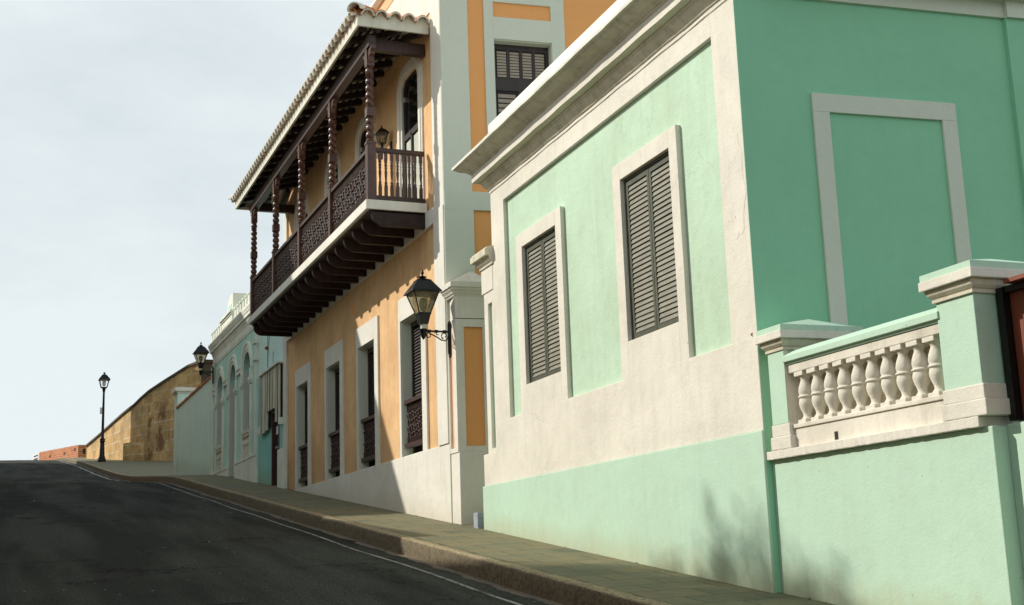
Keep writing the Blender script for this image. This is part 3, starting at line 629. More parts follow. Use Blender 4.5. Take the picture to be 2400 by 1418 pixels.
SW.box(mb, 1.33, 1.43, .01, .026, 6, 7.6); SW.box(mb, .95, 1.33, .01, .026, 7.5, 7.6); SW.box(mb, 1.43, 1.81, .01, .026, 7.5, 7.6)
part('sash', mb, ['brownpaint', 'dark'], wf)
for i in range(4):
    u = .95 + .86 * i / 4 + .03; mb = MB()
    for k in range(9): SW.box(mb, u, u + .155, .011, .018, 7.735 + k * .05, 7.735 + k * .05 + .036)
    part('blind', mb, 'blind', wf)
for (u0, u1) in ((.98, 1.27), (1.47, 1.76)):
    mb = MB()
    for k in range(17): SW.box(mb, u0, u1, .011, .02, 6.05 + k * .083, 6.05 + k * .083 + .06)
    part('blind', mb, 'blind', wf)
# ---- balcony
bx0, bx1 = 18.97, 29.09
mb = MB(); mb.box(bx0, bx1, -.02, 1.0, 5.60, 5.755); bal = part('balcony', mb, 'white', oh, bevel=.006)
mb = MB(); mb.box(bx0 + .03, bx1 - .03, .02, .93, 5.565, 5.598); part('soffit_boards', mb, 'rafter', bal)
def joist():
    m = MB(); pts = [(0.0, .0), (0.0, .25), (.90, .25)]
    for i in range(9):
        a = i / 8 * math.pi / 2; pts.append((.90 - .2 + .2 * math.cos(a), .2 - .2 * math.sin(a)))
    # pts in (y,z) -> extrude along x
    n = len(pts); w = .04; vs = [(-w, p[0], p[1]) for p in pts] + [(w, p[0], p[1]) for p in pts]
    m.add(vs, [tuple(range(n)), tuple(range(n, 2 * n))[::-1]] + [(i, (i + 1) % n, n + (i + 1) % n, n + i) for i in range(n)]); return m
j0 = part('joist', joist(), 'joist', bal, loc=(bx0 + .07, .0, 5.34), bevel=.004)
NJ = 17
for i in range(1, NJ + 1): copy_part(j0, bal, (bx0 + .07 + i * (bx1 - bx0 - .14) / NJ, .0, 5.34))
PX = [19.04, 21.53, 24.02, 26.51, 29.02]
def post():
    m = MB(); m.box(-.07, .07, -.07, .07, 0, .93); m.box(-.08, .08, -.08, .08, .93, .97)
    pr = [(.06, .97), (.075, 1.0), (.06, 1.02), (.045, 1.03)]
    def ball(z, h, r=.073): return [(.045, z), (r * .9, z + h * .2), (r, z + h * .5), (r * .9, z + h * .8), (.045, z + h)]
    z = 1.03; 
    for k in range(3): pr += ball(z, .115); z += .118
    pr += [(.07, z), (.05, z + .02)]; z += .02
    m.lathe(pr, 0, 0, 14); m.box(-.07, .07, -.07, .07, z, z + .15); z += .15; pr = [(.05, z), (.07, z + .02), (.05, z + .035)]; z += .035
    for k in range(4): pr += ball(z, .115); z += .118
    pr += [(.07, z + .01), (.045, z + .03), (.075, z + .05), (.05, z + .06)]; z += .06
    for k in range(1): pr += ball(z, .11); z += .11
    pr += [(.07, z + .015), (.06, z + .03)]; z += .03; m.lathe(pr, 0, 0, 14); m.box(-.065, .065, -.065, .065, z, 2.54)
    for sg in (-1, 1):   # scrolled bracket
        m.elev([(sg * .065, 2.54), (sg * .26, 2.54), (sg * .255, 2.49), (sg * .19, 2.47), (sg * .17, 2.42), (sg * .11, 2.40), (sg * .09, 2.33), (sg * .065, 2.31)], -.04, .04)
    return m
p0 = part('post', post(), 'wood_light', bal, loc=(PX[0], .90, 5.755), bevel=.003)
for x in PX[1:]: copy_part(p0, bal, (x, .90, 5.755))
for i in range(4):
    x0, x1 = PX[i] + .07, PX[i + 1] - .07
    mb = rail_panel(x0 + .03, x1 - .03, .90, 5.82, 6.57, .078, .023); mb.box(x0, x1, .86, .955, 6.57, 6.63); mb.box(x0, x1, .865, .945, 5.765, 5.82); part('front_railing', mb, 'wood', bal)
for (xe, nm) in ((PX[0], 'end_railing'), (PX[4], 'end_railing')):
    mb = MB(); mb.box(xe - .04, xe + .04, .0, .83, 6.57, 6.64); er = part('end_handrail', mb, 'wood', bal, bevel=.004)
    mb = MB(); mb.box(xe - .04, xe + .04, .0, .83, 5.765, 5.84); part('bottom_rail', mb, 'wood', er, bevel=.004)
    m = MB(); m.box(-.024, .024, -.024, .024, 0, .17); m.box(-.024, .024, -.024, .024, .60, .73)
    m.lathe([(.022, .17), (.028, .19), (.018, .205), (.027, .225), (.015, .25), (.019, .33), (.025, .40), (.017, .45), (.026, .475), (.018, .49), (.027, .52), (.018, .545), (.028, .58), (.02, .60)], 0, 0, 10)
    q0 = None
    for k in range(8):
        loc = (xe, .06 + k * .098, 5.84)
        if q0 is None: q0 = part('baluster', m, 'wood_light', er, loc=loc)
        else: copy_part(q0, er, loc)
# beam, rafters, tiled roof
mb = MB(); mb.box(18.86, 29.2, .83, .97, 8.295, 8.50); mb.box(18.98, 19.10, -.04, .83, 8.30, 8.50); mb.box(28.96, 29.08, -.04, .83, 8.30, 8.50); part('roof_beam', mb, 'wood', bal, bevel=.008)
rx0, rx1, ry = 18.66, 29.86, 1.20
HS = .30
def rz(y): return 8.72 + (1.2 - y) * HS
nr = 21
for i in range(nr + 1):
    x = 18.86 + i * (29.66 - 18.86) / nr; w = .045; run = min(1.24, x - rx0 - .05, rx1 - x - .05); y0 = ry - .06 - max(run, .12); ze = rz(ry) - .20; zi = ze + (ry - .06 - y0) * HS
    mb = MB(); mb.hexa([(x - w, y0, zi), (x + w, y0, zi), (x + w, ry - .06, ze), (x - w, ry - .06, ze), (x - w, y0, zi + .11), (x + w, y0, zi + .11), (x + w, ry - .06, ze + .10), (x - w, ry - .06, ze + .10)]); part('rafter', mb, 'rafter', bal)
for k in range(3):
    y = .12 + k * .36
    for sg, xe in ((1, rx0 + .06), (-1, rx1 - .06)):
        xi = xe + sg * max(.1, 1.0 - y); ze = rz(ry) - .20; zi = ze + (1.0 - y) * HS; a_, b_ = sorted((xe, xi)); za, zb = (ze, zi) if sg > 0 else (zi, ze)
        mb = MB(); mb.hexa([(a_, y - .04, za), (b_, y - .04, zb), (b_, y + .04, zb), (a_, y + .04, za), (a_, y - .04, za + .1), (b_, y - .04, zb + .1), (b_, y + .04, zb + .1), (a_, y + .04, za + .1)]); part('rafter', mb, 'rafter', bal)
def roofpoly(m, dz, th_, inset=.03):   # hipped slab under the tiles
    e = inset; z0 = rz(ry) + dz; zr = z0 + (ry - e) * HS
    A_ = [(rx0 + e, ry - e), (rx1 - e, ry - e), (rx1 - ry, 0), (rx0 + ry, 0)]; B_ = [(rx0 + e, -.02), (rx0 + e, ry - e), (rx0 + ry, 0)]; C_ = [(rx1 - e, ry - e), (rx1 - e, -.02), (rx1 - ry, 0)]
    def zz(p): return zr if p[0] in (rx1 - ry, rx0 + ry) else z0
    for P_q in (A_, B_, C_):
        n_ = len(P_q); m.add([(p[0], p[1], zz(p)) for p in P_q] + [(p[0], p[1], zz(p) + th_) for p in P_q], [tuple(range(n_)), tuple(range(n_, 2 * n_))[::-1]] + [(i, (i + 1) % n_, n_ + (i + 1) % n_, n_ + i) for i in range(n_)])
    return m
part('tile_underside', roofpoly(MB(), -.045, .03), 'tile_white', bal)
mb = MB()
for k in range(9):   # boarding laths, with gaps
    y0 = .02 + k * .13; y1 = y0 + .04; xa = rx0 + (ry - y0); xb = rx1 - (ry - y0); z0_, z1_ = rz(y0) - .085, rz(y1) - .085
    mb.hexa([(xa, y0, z0_), (xb, y0, z0_), (xb, y1, z1_), (xa, y1, z1_), (xa, y0, z0_ + .02), (xb, y0, z0_ + .02), (xb, y1, z1_ + .02), (xa, y1, z1_ + .02)])
part('lath_boards', mb, 'rafter', bal)
def scallop(a0, a1, pitch, zlow, amp, nper=8):
    n = max(1, round((a1 - a0) / pitch)); p = (a1 - a0) / n; top = []
    for i in range(n * nper + 1):
        t = i / nper; top.append((a0 + t * p, zlow + amp * abs(math.sin(math.pi * t)) ** .7))
    return n, p, top
np_, pp_, top = scallop(rx0, rx1, .225, 8.69, .14)
mb = MB()
for (xa, za), (xb, zb) in zip(top, top[1:]): mb.hexa([(xa, ry - .04, 8.545), (xb, ry - .04, 8.545), (xb, ry, 8.545), (xa, ry, 8.545), (xa, ry - .04, za), (xb, ry - .04, zb), (xb, ry, zb), (xa, ry, za)])
ne, pe, tope = scallop(.0, ry - .04, .225, 8.69, .14)
for xw in (rx0, rx1 - .04):
    for (ya, za), (yb, zb) in zip(tope, tope[1:]): mb.hexa([(xw, ya, 8.545), (xw + .04, ya, 8.545), (xw + .04, yb, 8.545), (xw, yb, 8.545), (xw, ya, za), (xw + .04, ya, za), (xw + .04, yb, zb), (xw, yb, zb)])
part('fascia', mb, 'tile_white', bal)
def halfpipe(m, P, Q, r0, r1, up=True, n=6, mat=0, th=.012):
    P, Q = Vector(P), Vector(Q); t = (Q - P).normalized(); u = t.cross(Vector((0, 0, 1))).normalized(); w = u.cross(t)
    rows = []
    for (pt, r) in ((P, r0), (Q, r1)):
        for rr_ in (r, r - th):
            rows.append([pt + u * rr_ * math.cos(math.pi * k / n) + w * rr_ * math.sin(math.pi * k / n) * (1 if up else -1) for k in range(n + 1)])
    vs = sum(rows, []); k1 = n + 1
    fs = [(i, i + 1, 2 * k1 + i + 1, 2 * k1 + i) for i in range(n)] + [(k1 + i, 3 * k1 + i, 3 * k1 + i + 1, k1 + i + 1) for i in range(n)]
    m.add(vs, fs, mat, True); m.add(vs, [(i, k1 + i, k1 + i + 1, i + 1) for i in range(n)] + [(2 * k1 + i, 2 * k1 + i + 1, 3 * k1 + i + 1, 3 * k1 + i) for i in range(n)], mat)
mb = MB(); rt = random.Random(4); mr = MB()
def run_tiles(ex, ey, dx, dy, length, skew):
    # a column of overlapping cover tiles climbing from the eave point (ex,ey) in direction (dx,dy)
    d0 = -.06; k = 0; z0 = 8.735
    while d0 < length:
        d1 = min(d0 + .34, length + .04); e = rt.uniform(-.008, .008)
        P = (ex + dx * d0 + e * dy, ey + dy * d0 + e * dx, z0 + d0 * HS + .012); Q = (ex + dx * d1, ey + dy * d1, z0 + d1 * HS + .022)
        halfpipe(mb, P, Q, .104, .09, True, 7); d0 += .29; k += 1
    halfpipe(mr, (ex - dx * .085, ey - dy * .085, z0 - .035), (ex + dx * .01, ey + dy * .01, z0 - .004), .108, .110, True, 8, 0, .018)
    # channel (pan) tile beside it
    cx_, cy_ = ex + abs(dy) * skew, ey + abs(dx) * skew
    halfpipe(mb, (cx_ - dx * .03, cy_ - dy * .03, z0 + .07), (cx_ + dx * length, cy_ + dy * length, z0 + .085 + length * HS), .092, .09, False, 5)
for i in range(np_):
    x = rx0 + (i + .5) * pp_; run_tiles(x, ry, 0, -1, min(ry, x - rx0 + .05, rx1 - x + .05), pp_ / 2)
for i in range(ne):
    y = (i + .5) * pe
    run_tiles(rx0, y, 1, 0, ry - y + .05, pe / 2); run_tiles(rx1, y, -1, 0, ry - y + .05, pe / 2)
for xa, sg in ((rx0, 1), (rx1, -1)):
    for k in range(4):
        d0 = -.04 + k * .3; halfpipe(mb, (xa + sg * d0, ry - d0, 8.80 + d0 * HS), (xa + sg * (d0 + .36), ry - d0 - .36, 8.82 + (d0 + .36) * HS), .12, .105, True, 7)
    halfpipe(mr, (xa - sg * .075, ry + .075, 8.765), (xa + sg * .05, ry - .05, 8.81), .13, .13, True, 8, 0, .02)
part('roof_tiles', mb, 'tile', bal)
part('tile_rims', mr, 'tile_white', bal)
# small wall lanterns on the balcony wall
def small_lantern(x, z, label):
    t = thing('wall_lantern', label, 'lantern', (x, -.05, z), group='small lanterns on the balcony wall')
    m = MB(); m.frustum(x, .13, .055, z - .0, .085, z + .18); g = part('glass', m, 'lampglass', t)
    m = MB(); m.frustum(x, .13, .115, z + .18, .05, z + .26); m.lathe([(.05, z + .26), (.02, z + .28), (.012, z + .32), (.002, z + .34)], x, .13, 8); m.frustum(x, .13, .06, z - .02, .06, z)
    for sx in (-1, 1):
        for sy in (-1, 1): m.tube([(x + sx * .056, .13 + sy * .056, z), (x + sx * .087, .13 + sy * .087, z + .18)], .007, 5)
    part('cage', m, 'black', t)
    m = MB(); m.lathe([(.012, z - .3), (.02, z - .12), (.03, z - .02)], x, .13, 8); m.tube([(x, .13, z - .10), (x, .04, z - .14), (x, -.04, z - .08)], .018, 6); m.box(x - .04, x + .04, -.05, -.02, z - .2, z + .04); part('bracket', m, 'black', t)
small_lantern(21.0, 7.42, 'small black lantern on the orange balcony wall beside the nearest door'); small_lantern(26.95, 7.42, 'small black lantern on the balcony wall near its far end')

# ------------------------------------------------------------------ orange gate pier
gp = thing('gate_pier', 'white gate pier with peach inset panels and a pyramid cap beside the orange house', 'pier', (17.9, 0, .58))
px0, px1 = 17.70, 18.095; sp = Side((px0, 0), so)
mb = MB(); mb.plan([(px0 - .0, -.012), (px1, -.012), (px1 - .07, -.66), (px0 - .07, -.66)], .0, 1.63); q = part('base', mb, 'white', gp, bevel=.008)
mb = MB(); plate(mb, px0 + .02, px1, 1.632, 3.62, -.04, .0, [(17.865, 18.045, 1.70, 3.55)])
for (u0, u1, z0, z1) in ((.001, .13, 1.632, 3.62), (.42, .66, 1.632, 3.62), (.13, .42, 3.5, 3.62), (.13, .42, 1.632, 1.72)): Side((px0 + .02, -.0), so).box(mb, u0, u1, -.03, .0, z0, z1)
Side((px0 + .012, 0), so).box(mb, .0, .67, -.38, .0, 3.63, 3.98)
part('shaft', mb, 'white', gp, bevel=.003)
mb = MB(); mb.plan([(px0 + .055, -.042), (px1, -.042), (px1 - .07, -.65), (px0 - .01, -.65)], 1.632, 3.62); part('inset_panel', mb, 'orange_shaded', gp)
mb = MB(); mb.box(17.866, 18.044, -.041, -.035, 1.70, 3.55); part('inset_panel', mb, 'peach', gp)
q = [((px0 - .06, -.67), (-1, 0)), ((px0 + .012, .0), (-1, 1)), ((px1, .0), (.3, 1))]
mb = MB().sweep([(-.05, 3.96), (.01, 3.97), (.015, 3.99), (.03, 4.0), (.045, 4.03), (.07, 4.06), (.075, 4.085), (.095, 4.09), (.095, 4.17), (-.1, 4.20)], q); part('cap_mould', mb, 'white', gp)
mb = MB(); mb.pyramid(px0 - .07, px1 + .02, -.74, .085, 4.172, 4.40); part('cap_top', mb, 'mould', gp)

# ------------------------------------------------------------------ wall lanterns on brackets
def bracket_lantern(x, za, label, wall_y=0.0):
    t = thing('bracket_lantern', label, 'lantern', (x, wall_y, za), group='black lanterns on scrolled wall brackets')
    y = .43; z = za
    m = MB(); m.frustum(x, y, .085, z + .265, .19, z + .575); part('glass', m, 'lampglass', t)
    m = MB(); m.lathe([(.03, z + .27), (.035, z + .32), (.06, z + .38), (.062, z + .46), (.03, z + .50)], x, y, 10); part('bulb', m, 'curtain', t)
    m = MB(); m.frustum(x, y, .235, z + .57, .225, z + .595); m.frustum(x, y, .225, z + .595, .105, z + .765); m.frustum(x, y, .115, z + .765, .02, z + .81)
    m.lathe([(.02, z + .80), (.075, z + .825), (.02, z + .84), (.012, z + .86), (.028, z + .885), (.024, z + .905), (.004, z + .94)], x, y, 10); part('hood', m, 'black', t, bevel=.003)
    m = MB()
    for sx in (-1, 1):
        for sy in (-1, 1): m.tube([(x + sx * .088, y + sy * .088, z + .262), (x + sx * .193, y + sy * .193, z + .575)], .011, 6)
    m.frustum(x, y, .10, z + .245, .10, z + .268); m.frustum(x, y, .062, z + .10, .092, z + .245)
    m.frustum(x, y, .20, z + .565, .20, z + .574); part('cage', m, 'black', t, bevel=.003)
    m = MB(); m.lathe([(.042, z + .02), (.042, z + .10)], x, y, 12); part('collar', m, 'greywhite', t)
    m = MB(); m.lathe([(.004, z - .135), (.03, z - .10), (.045, z - .06), (.048, z + .01), (.06, z + .015), (.055, z + .03)], x, y, 12)
    m.tube([(x, wall_y + .02, z), (x, y, z)], .016, 8)
    for yy in (.10, .23, .34): m.box(x - .02, x + .02, yy - .022, yy + .022, z - .022, z + .022)
    def curl(cy, cz, r, a0, a1, k=1): return [(x, cy + r * (1 - .6 * i / 14 * k) * math.cos(a0 + (a1 - a0) * i / 14), cz + r * (1 - .6 * i / 14 * k) * math.sin(a0 + (a1 - a0) * i / 14)) for i in range(15)]
    m.tube([(x, .36, z - .02), (x, .30, z - .05), (x, .22, z - .085), (x, .15, z - .13), (x, .09, z - .14), (x, .05, z - .10), (x, .045, z - .06)], .010, 6)
    m.tube(curl(.345, z - .065, .045, math.pi * .5, -math.pi * 1.3), .009, 6); m.tube(curl(.10, z - .06, .055, -math.pi * .4, math.pi * 1.4), .009, 6); m.tube(curl(.205, z - .035, .03, math.pi * .6, -math.pi * .9), .007, 6)
    part('scroll_arm', m, 'black', t)
    m = MB(); pts = [(-.035, -.36), (0, -.40), (.035, -.36), (.035, .13), (0, .17), (-.035, .13)]; m.elev([(x + a, z + b_) for a, b_ in pts], wall_y, wall_y + .03); m.elev([(x + a * .5, z + b_ * .85) for a, b_ in pts], wall_y + .03, wall_y + .045); part('back_plate', m, 'black', t, bevel=.003)
    return t
bracket_lantern(17.93, 3.455, 'black four-sided lantern on a scrolled bracket fixed to the white gate pier')
bracket_lantern(40.35, 6.22, 'black four-sided lantern on a bracket at the far corner of the teal house', .03)

# ------------------------------------------------------------------ TEAL HOUSE
th = thing('teal_house', 'teal arcaded house with three moulded arches, white cornice and post-topped parapet', 'house', (37, 0, 2.7))
AC = [34.86, 37.09, 39.33]; ri, ZS = .52, 5.42
mb = MB(); mb.plan([(30.06, -.5), (40.7, -.5), (39.8, -8), (29.2, -8)], .5, 7.0); part('body', mb, 'teal', th)
def arch_bay(m, xa, xb, c, zb, zt, y0, y1, r, zs, mat=0, n=12):
    m.box(xa, c - r, y0, y1, zb, zt, mat); m.box(c + r, xb, y0, y1, zb, zt, mat)
    for i in range(n):
        a, b_ = math.pi * i / n, math.pi * (i + 1) / n; pa, pb = (c + r * math.cos(a), zs + r * math.sin(a)), (c + r * math.cos(b_), zs + r * math.sin(b_))
        m.hexa([(pa[0], y0, pa[1]), (pb[0], y0, pb[1]), (pb[0], y1, pb[1]), (pa[0], y1, pa[1]), (pa[0], y0, zt), (pb[0], y0, zt), (pb[0], y1, zt), (pa[0], y1, zt)], mat)
mb = MB(); bnd = [33.2, 35.97, 38.21, 40.7]
for i, c in enumerate(AC): arch_bay(mb, bnd[i], bnd[i + 1], c, 1.8, 6.45, -.49, -.02, ri, ZS)
part('arcade_wall', mb, 'teal', th)
mb = plate(MB(), 30.065, 33.198, 1.2, 6.9, -.49, -.02, [(30.50, 31.50, 1.2, 3.84)]); part('side_bay', mb, 'teal_deep', th)
mb = MB(); mb.box(30.065, 33.19, -.018, -.012, 4.95, 6.9); part('upper_side_bay', mb, 'paleteal', th)
def ringseg(m, c, r0, r1, y1, zs, z0=None, y0=-.02, n=14):
    A = [(c + r0 * math.cos(math.pi * i / n), zs + r0 * math.sin(math.pi * i / n)) for i in range(n + 1)]; B = [(c + r1 * math.cos(math.pi * i / n), zs + r1 * math.sin(math.pi * i / n)) for i in range(n + 1)]
    for i in range(n): m.hexa([(A[i][0], y0, A[i][1]), (B[i][0], y0, B[i][1]), (B[i + 1][0], y0, B[i + 1][1]), (A[i + 1][0], y0, A[i + 1][1]), (A[i][0], y1, A[i][1]), (B[i][0], y1, B[i][1]), (B[i + 1][0], y1, B[i + 1][1]), (A[i + 1][0], y1, A[i + 1][1])])
for i, c in enumerate(AC):
    mb = MB()
    for (a, b_, y) in ((ri + .001, .60, -.006), (.60, .67, .012), (.67, .74, .0), (.74, .82, .022)): ringseg(mb, c, a, b_, y, ZS)
    for sg in (-1, 1):
        x0, x1 = sorted((c + sg * (ri + .001), c + sg * .74)); mb.box(x0, x1, -.02, .0, 3.0, 5.0); x0, x1 = sorted((c + sg * (ri + .001), c + sg * .60)); mb.box(x0, x1, .0, .012, 3.0, 5.0)
        x0, x1 = sorted((c + sg * (ri - .015), c + sg * .78)); mb.box(x0, x1, -.02, .035, 5.0, 5.06); x0, x1 = sorted((c + sg * (ri - .03), c + sg * .81)); mb.box(x0, x1, -.02, .055, 5.06, 5.16)
        x0, x1 = sorted((c + sg * (ri + .001), c + sg * .78)); mb.box(x0, x1, -.02, .02, 5.16, ZS)
    a = part('arch_window' if i != 1 else 'arch_door', mb, 'teal_white', th)
    mb = MB(); mb.box(c - ri - .001, c + ri + .001, -.5, -.17, 1.9, 5.97); part('shutter', mb, 'dark', a)  # dark box fills the arch in place of its unlit recess
    mb = MB(); 
    for sg in (-1, 1): x0, x1 = sorted((c + sg * ri, c + sg * (ri - .012))); mb.box(x0, x1, -.169, -.02, 2.2, ZS)
    part('reveal', mb, 'greywhite', a)
    if i != 1:
        mb = MB(); mb.box(c - ri, c + ri, -.12, .035, 3.70, 3.78); mb.box(c - ri, c + ri, -.10, .015, 3.62, 3.70); mb.box(c - ri, c + ri, -.12, .01, 3.02, 3.18)
        for k in range(5):
            xx = c - .4 + k * .2; mb.lathe([(.05, 3.18), (.035, 3.22), (.065, 3.32), (.045, 3.39), (.07, 3.41), (.06, 3.44), (.065, 3.5), (.035, 3.57), (.06, 3.62)], xx, -.055, 10)
        part('balustrade', mb, 'mould', a)
for x0, x1 in ((35.66, 36.28), (37.90, 38.52), (40.13, 40.5)):
    mb = MB(); mb.box(x0, x1, -.018, .02, 5.48, 5.66); mb.box(x0, x1, .02, .035, 5.48, 5.53); mb.box(x0, x1, .02, .05, 5.60, 5.66); part('string_mould', mb, 'teal_white', th)
for x0, x1 in ((33.2, 36.5), (37.66, 40.75)): mb = MB(); mb.box(x0, x1, -.3, .03, 1.6, 2.98); mb.box(x0, x1 - .03, -.3, .045, 2.98, 3.03); part('plinth', mb, 'teal_white', th, bevel=.004)
mb = MB(); mb.box(33.2, 33.42, -.019, .05, 3.03, 6.4); mb.box(33.15, 33.46, -.019, .10, 5.9, 6.0); mb.box(33.15, 33.46, -.019, .10, 5.45, 5.52); part('corner_pilaster', mb, 'teal_white', th, bevel=.004)
mb = MB(); mb.box(40.5, 40.72, -.019, .05, 3.03, 6.4); part('corner_pilaster', mb, 'teal_white', th, bevel=.004)
mb = MB(); mb.box(29.66, 30.75 - .26, -.018, .04, 1.2, 2.85); part('door_plinth', mb, 'teal_white', th)
pf = [(0, 6.40), (.05, 6.41), (.05, 6.46), (.07, 6.47), (.07, 6.52), (.02, 6.53), (.02, 6.68), (.05, 6.70), (.06, 6.74), (.10, 6.78), (.14, 6.84), (.24, 6.86), (.24, 6.94), (.28, 6.96), (.32, 7.02), (.36, 7.06), (.36, 7.12), (0, 7.16)]
pf = [(o * .42, z) for o, z in pf]
mb = MB().sweep(pf, [((40.5, -2.5), (1, 0)), ((40.72, -.02), (1, 1)), ((33.2, -.02), (-1, 1)), ((33.0, -2.5), (-1, 0))]); part('cornice', mb, 'teal_white', th)
mb = MB(); mb.box(33.3, 40.65, -.22, .07, 7.13, 7.2)
for k in range(18):
    x = 33.45 + k * .42
    if 36.6 < x < 38.7: continue
    mb.box(x - .10, x + .10, -.18, .06, 7.2, 7.44); mb.elev([(x + .12 * math.cos(math.pi * i / 8), 7.44 + .07 * math.sin(math.pi * i / 8)) for i in range(9)], -.2, .08)
part('parapet', mb, 'teal_white', th, bevel=.004)
mb = MB(); mb.box(36.75, 38.5, -.35, .09, 7.15, 7.38); mb.box(36.7, 38.56, -.4, .12, 7.38, 7.43); mb.box(36.65, 38.62, -.45, .16, 7.43, 7.50); part('pedestal', mb, 'teal_white', th, bevel=.004)
mb = MB(); mb.elev([(37.1, 7.5), (38.15, 7.5)] + [(37.5 + .65 * math.cos(math.pi / 2 * i / 8), 7.5 + .58 * math.sin(math.pi / 2 * i / 8)) for i in range(1, 9)] + [(37.1, 8.08)], -.60, 0); part('pediment', mb, 'teal_white', th, bevel=.01)
mb = MB(); mb.box(37.35, 37.9, .0, .012, 7.55, 7.78); part('pediment_panel', mb, 'teal', th)
# plank hood over the door
mb = MB(); rp = random.Random(8); x = 30.12
while x < 32.38:
    w = rp.uniform(.07, .15); zb = 3.50 + rp.uniform(0, .1) if x < 30.5 or x > 31.5 else 3.86 + rp.uniform(0, .04)
    if x > 31.5: zb = 3.50 - (x - 31.5) * .12 + rp.uniform(-.06, .02)
    mb.box(x, min(x + w - .022, 32.4), .045, .09 + rp.uniform(-.008, .008), zb, 4.88, 2 if rp.random() < .38 else 0); x += w
mb.box(30.1, 32.4, -.018, .04, 3.62, 4.86, 1) if False else mb.box(30.1, 30.5, -.018, .04, 3.62, 4.86, 1); mb.box(31.5, 32.4, -.018, .04, 3.5, 4.86, 1); mb.box(30.5, 31.5, -.018, .04, 3.86, 4.86, 1)
ph = part('plank_boarding', mb, ['oldwood', 'dark', 'oldwood_dark'], th)
mb = MB(); mb.box(30.05, 32.45, -.018, .14, 4.885, 4.93); part('boarding_cap', mb, 'teal_white', ph)
mb = MB(); mb.box(32.40, 32.62, -.018, .10, 3.42, 3.62); part('impost', mb, 'teal_white', th)
mb = MB(); mb.box(30.0, 30.11, -.018, .10, 3.42, 3.58); part('impost', mb, 'teal_white', th)
mb = MB(); mb.box(30.51, 31.49, -.2, -.14, 1.5, 3.84, 0); mb.box(30.51, 30.60, -.14, -.02, 1.5, 3.84); mb.box(31.40, 31.49, -.14, -.02, 1.5, 3.84); mb.box(30.97, 31.03, -.14, -.10, 1.5, 3.84)
for (z0, z1) in ((2.2, 2.75), (2.85, 3.2), (3.3, 3.75)):
    mb.box(30.66, 30.93, -.14, -.12, z0, z1); mb.box(31.07, 31.35, -.14, -.12, z0, z1)
dr = part('door', mb, 'wood', th, bevel=.004)
mb = MB(); mb.box(31.08, 31.30, -.119, -.10, 3.30, 3.50); part('notice', mb, 'paper', dr)
mb = MB(); mb.tube([(30.9, -.1, 2.95), (30.9, -.03, 2.95)], .035, 8); mb.box(30.8, 31.0, -.04, -.02, 2.93, 2.97); part('door_handle', mb, 'bluegrey', dr)
mb = MB(); mb.tube([(31.9, .0, 6.4), (31.9, .0, 4.95)], .008, 5); mb.tube([(31.45, .01, 6.4), (31.5, .02, 5.9), (31.75, .02, 5.5), (31.85, .01, 5.2)], .006, 5); mb.tube([(31.2, .0, 5.35), (31.1, .03, 5.1), (30.9, .02, 4.95)], .006, 5); part('cable', mb, 'black', th)
mb = MB(); mb.lathe([(.01, 5.50), (.05, 5.53), (.05, 5.57), (.01, 5.6)], 31.88, .03, 8); part('cable_insulator', mb, 'rust', th)

# ------------------------------------------------------------------ pale teal yard wall
yw = thing('yard_wall', 'tall pale teal yard wall with a terracotta coping beside the teal house', 'wall', (45, 0, 3.4))
mb = MB(); mb.box(40.75, 48.85, -.30, .0, 2.0, 6.12); part('wall', mb, 'paleteal', yw)
mb = MB()
for k in range(41):
    x = 40.78 + k * .2; mb.box(x, x + .19, -.36, .05 + random.uniform(-.008, .008), 6.12, 6.19 + random.uniform(-.01, .01))
part('coping', mb, 'tile', yw, bevel=.006)
mb = MB(); mb.box(48.86, 49.75, -.75, .02, 3.0, 6.72); pr = part('end_pier', mb, 'paleteal', yw)
mb = MB(); mb.box(48.82, 49.8, -.79, .06, 6.70, 6.76); mb.box(48.75, 49.87, -.86, .13, 6.76, 6.9); part('pier_cap', mb, 'teal_white', pr, bevel=.01)

# ------------------------------------------------------------------ fortress wall
fw = thing('fortress_wall', 'old sandstone fortress wall with rust-stained blocks descending beside the pavement', 'wall', (84, -1.7, 7.2))
FP = [(76.6, -4.95, 12.45), (78.0, -4.28, 12.28), (79.6, -3.58, 11.9), (80.6, -3.13, 11.66), (82.1, -2.47, 11.27), (83.1, -2.05, 10.9), (83.9, -1.78, 10.62), (84.9, -1.55, 10.50), (86.5, -1.28, 10.32), (89.3, -.77, 9.92), (92.3, -.19, 9.47), (94.9, .29, 9.14)]
mb = MB(); d = 0; dist = [0]
for a, b_ in zip(FP, FP[1:]): d += math.hypot(b_[0] - a[0], b_[1] - a[1]); dist.append(d)
vs = []; 
for p in FP: vs += [(p[0], p[1], 4.5), (p[0], p[1], p[2]), (p[0] + .9, p[1] - 1.6, p[2]), (p[0] + .9, p[1] - 1.6, 4.5)]
fs = []
for i in range(len(FP) - 1):
    a, b_ = i * 4, (i + 1) * 4
    mb.uv[len(fs)] = [(dist[i], 4.5), (dist[i + 1], 4.5), (dist[i + 1], FP[i + 1][2]), (dist[i], FP[i][2])]; fs.append((a, b_, b_ + 1, a + 1))
    fs.append((a + 1, b_ + 1, b_ + 2, a + 2)); fs.append((a + 3, a + 2, b_ + 2, b_ + 3))
mb.uv[len(fs)] = [(0, 4.5), (1.9, 4.5), (1.9, FP[0][2]), (0, FP[0][2])]; fs.append((0, 3, 2, 1)); e = (len(FP) - 1) * 4
mb.uv[len(fs)] = [(0, 4.5), (1.9, 4.5), (1.9, FP[-1][2]), (0, FP[-1][2])]; fs.append((e, e + 3, e + 2, e + 1))
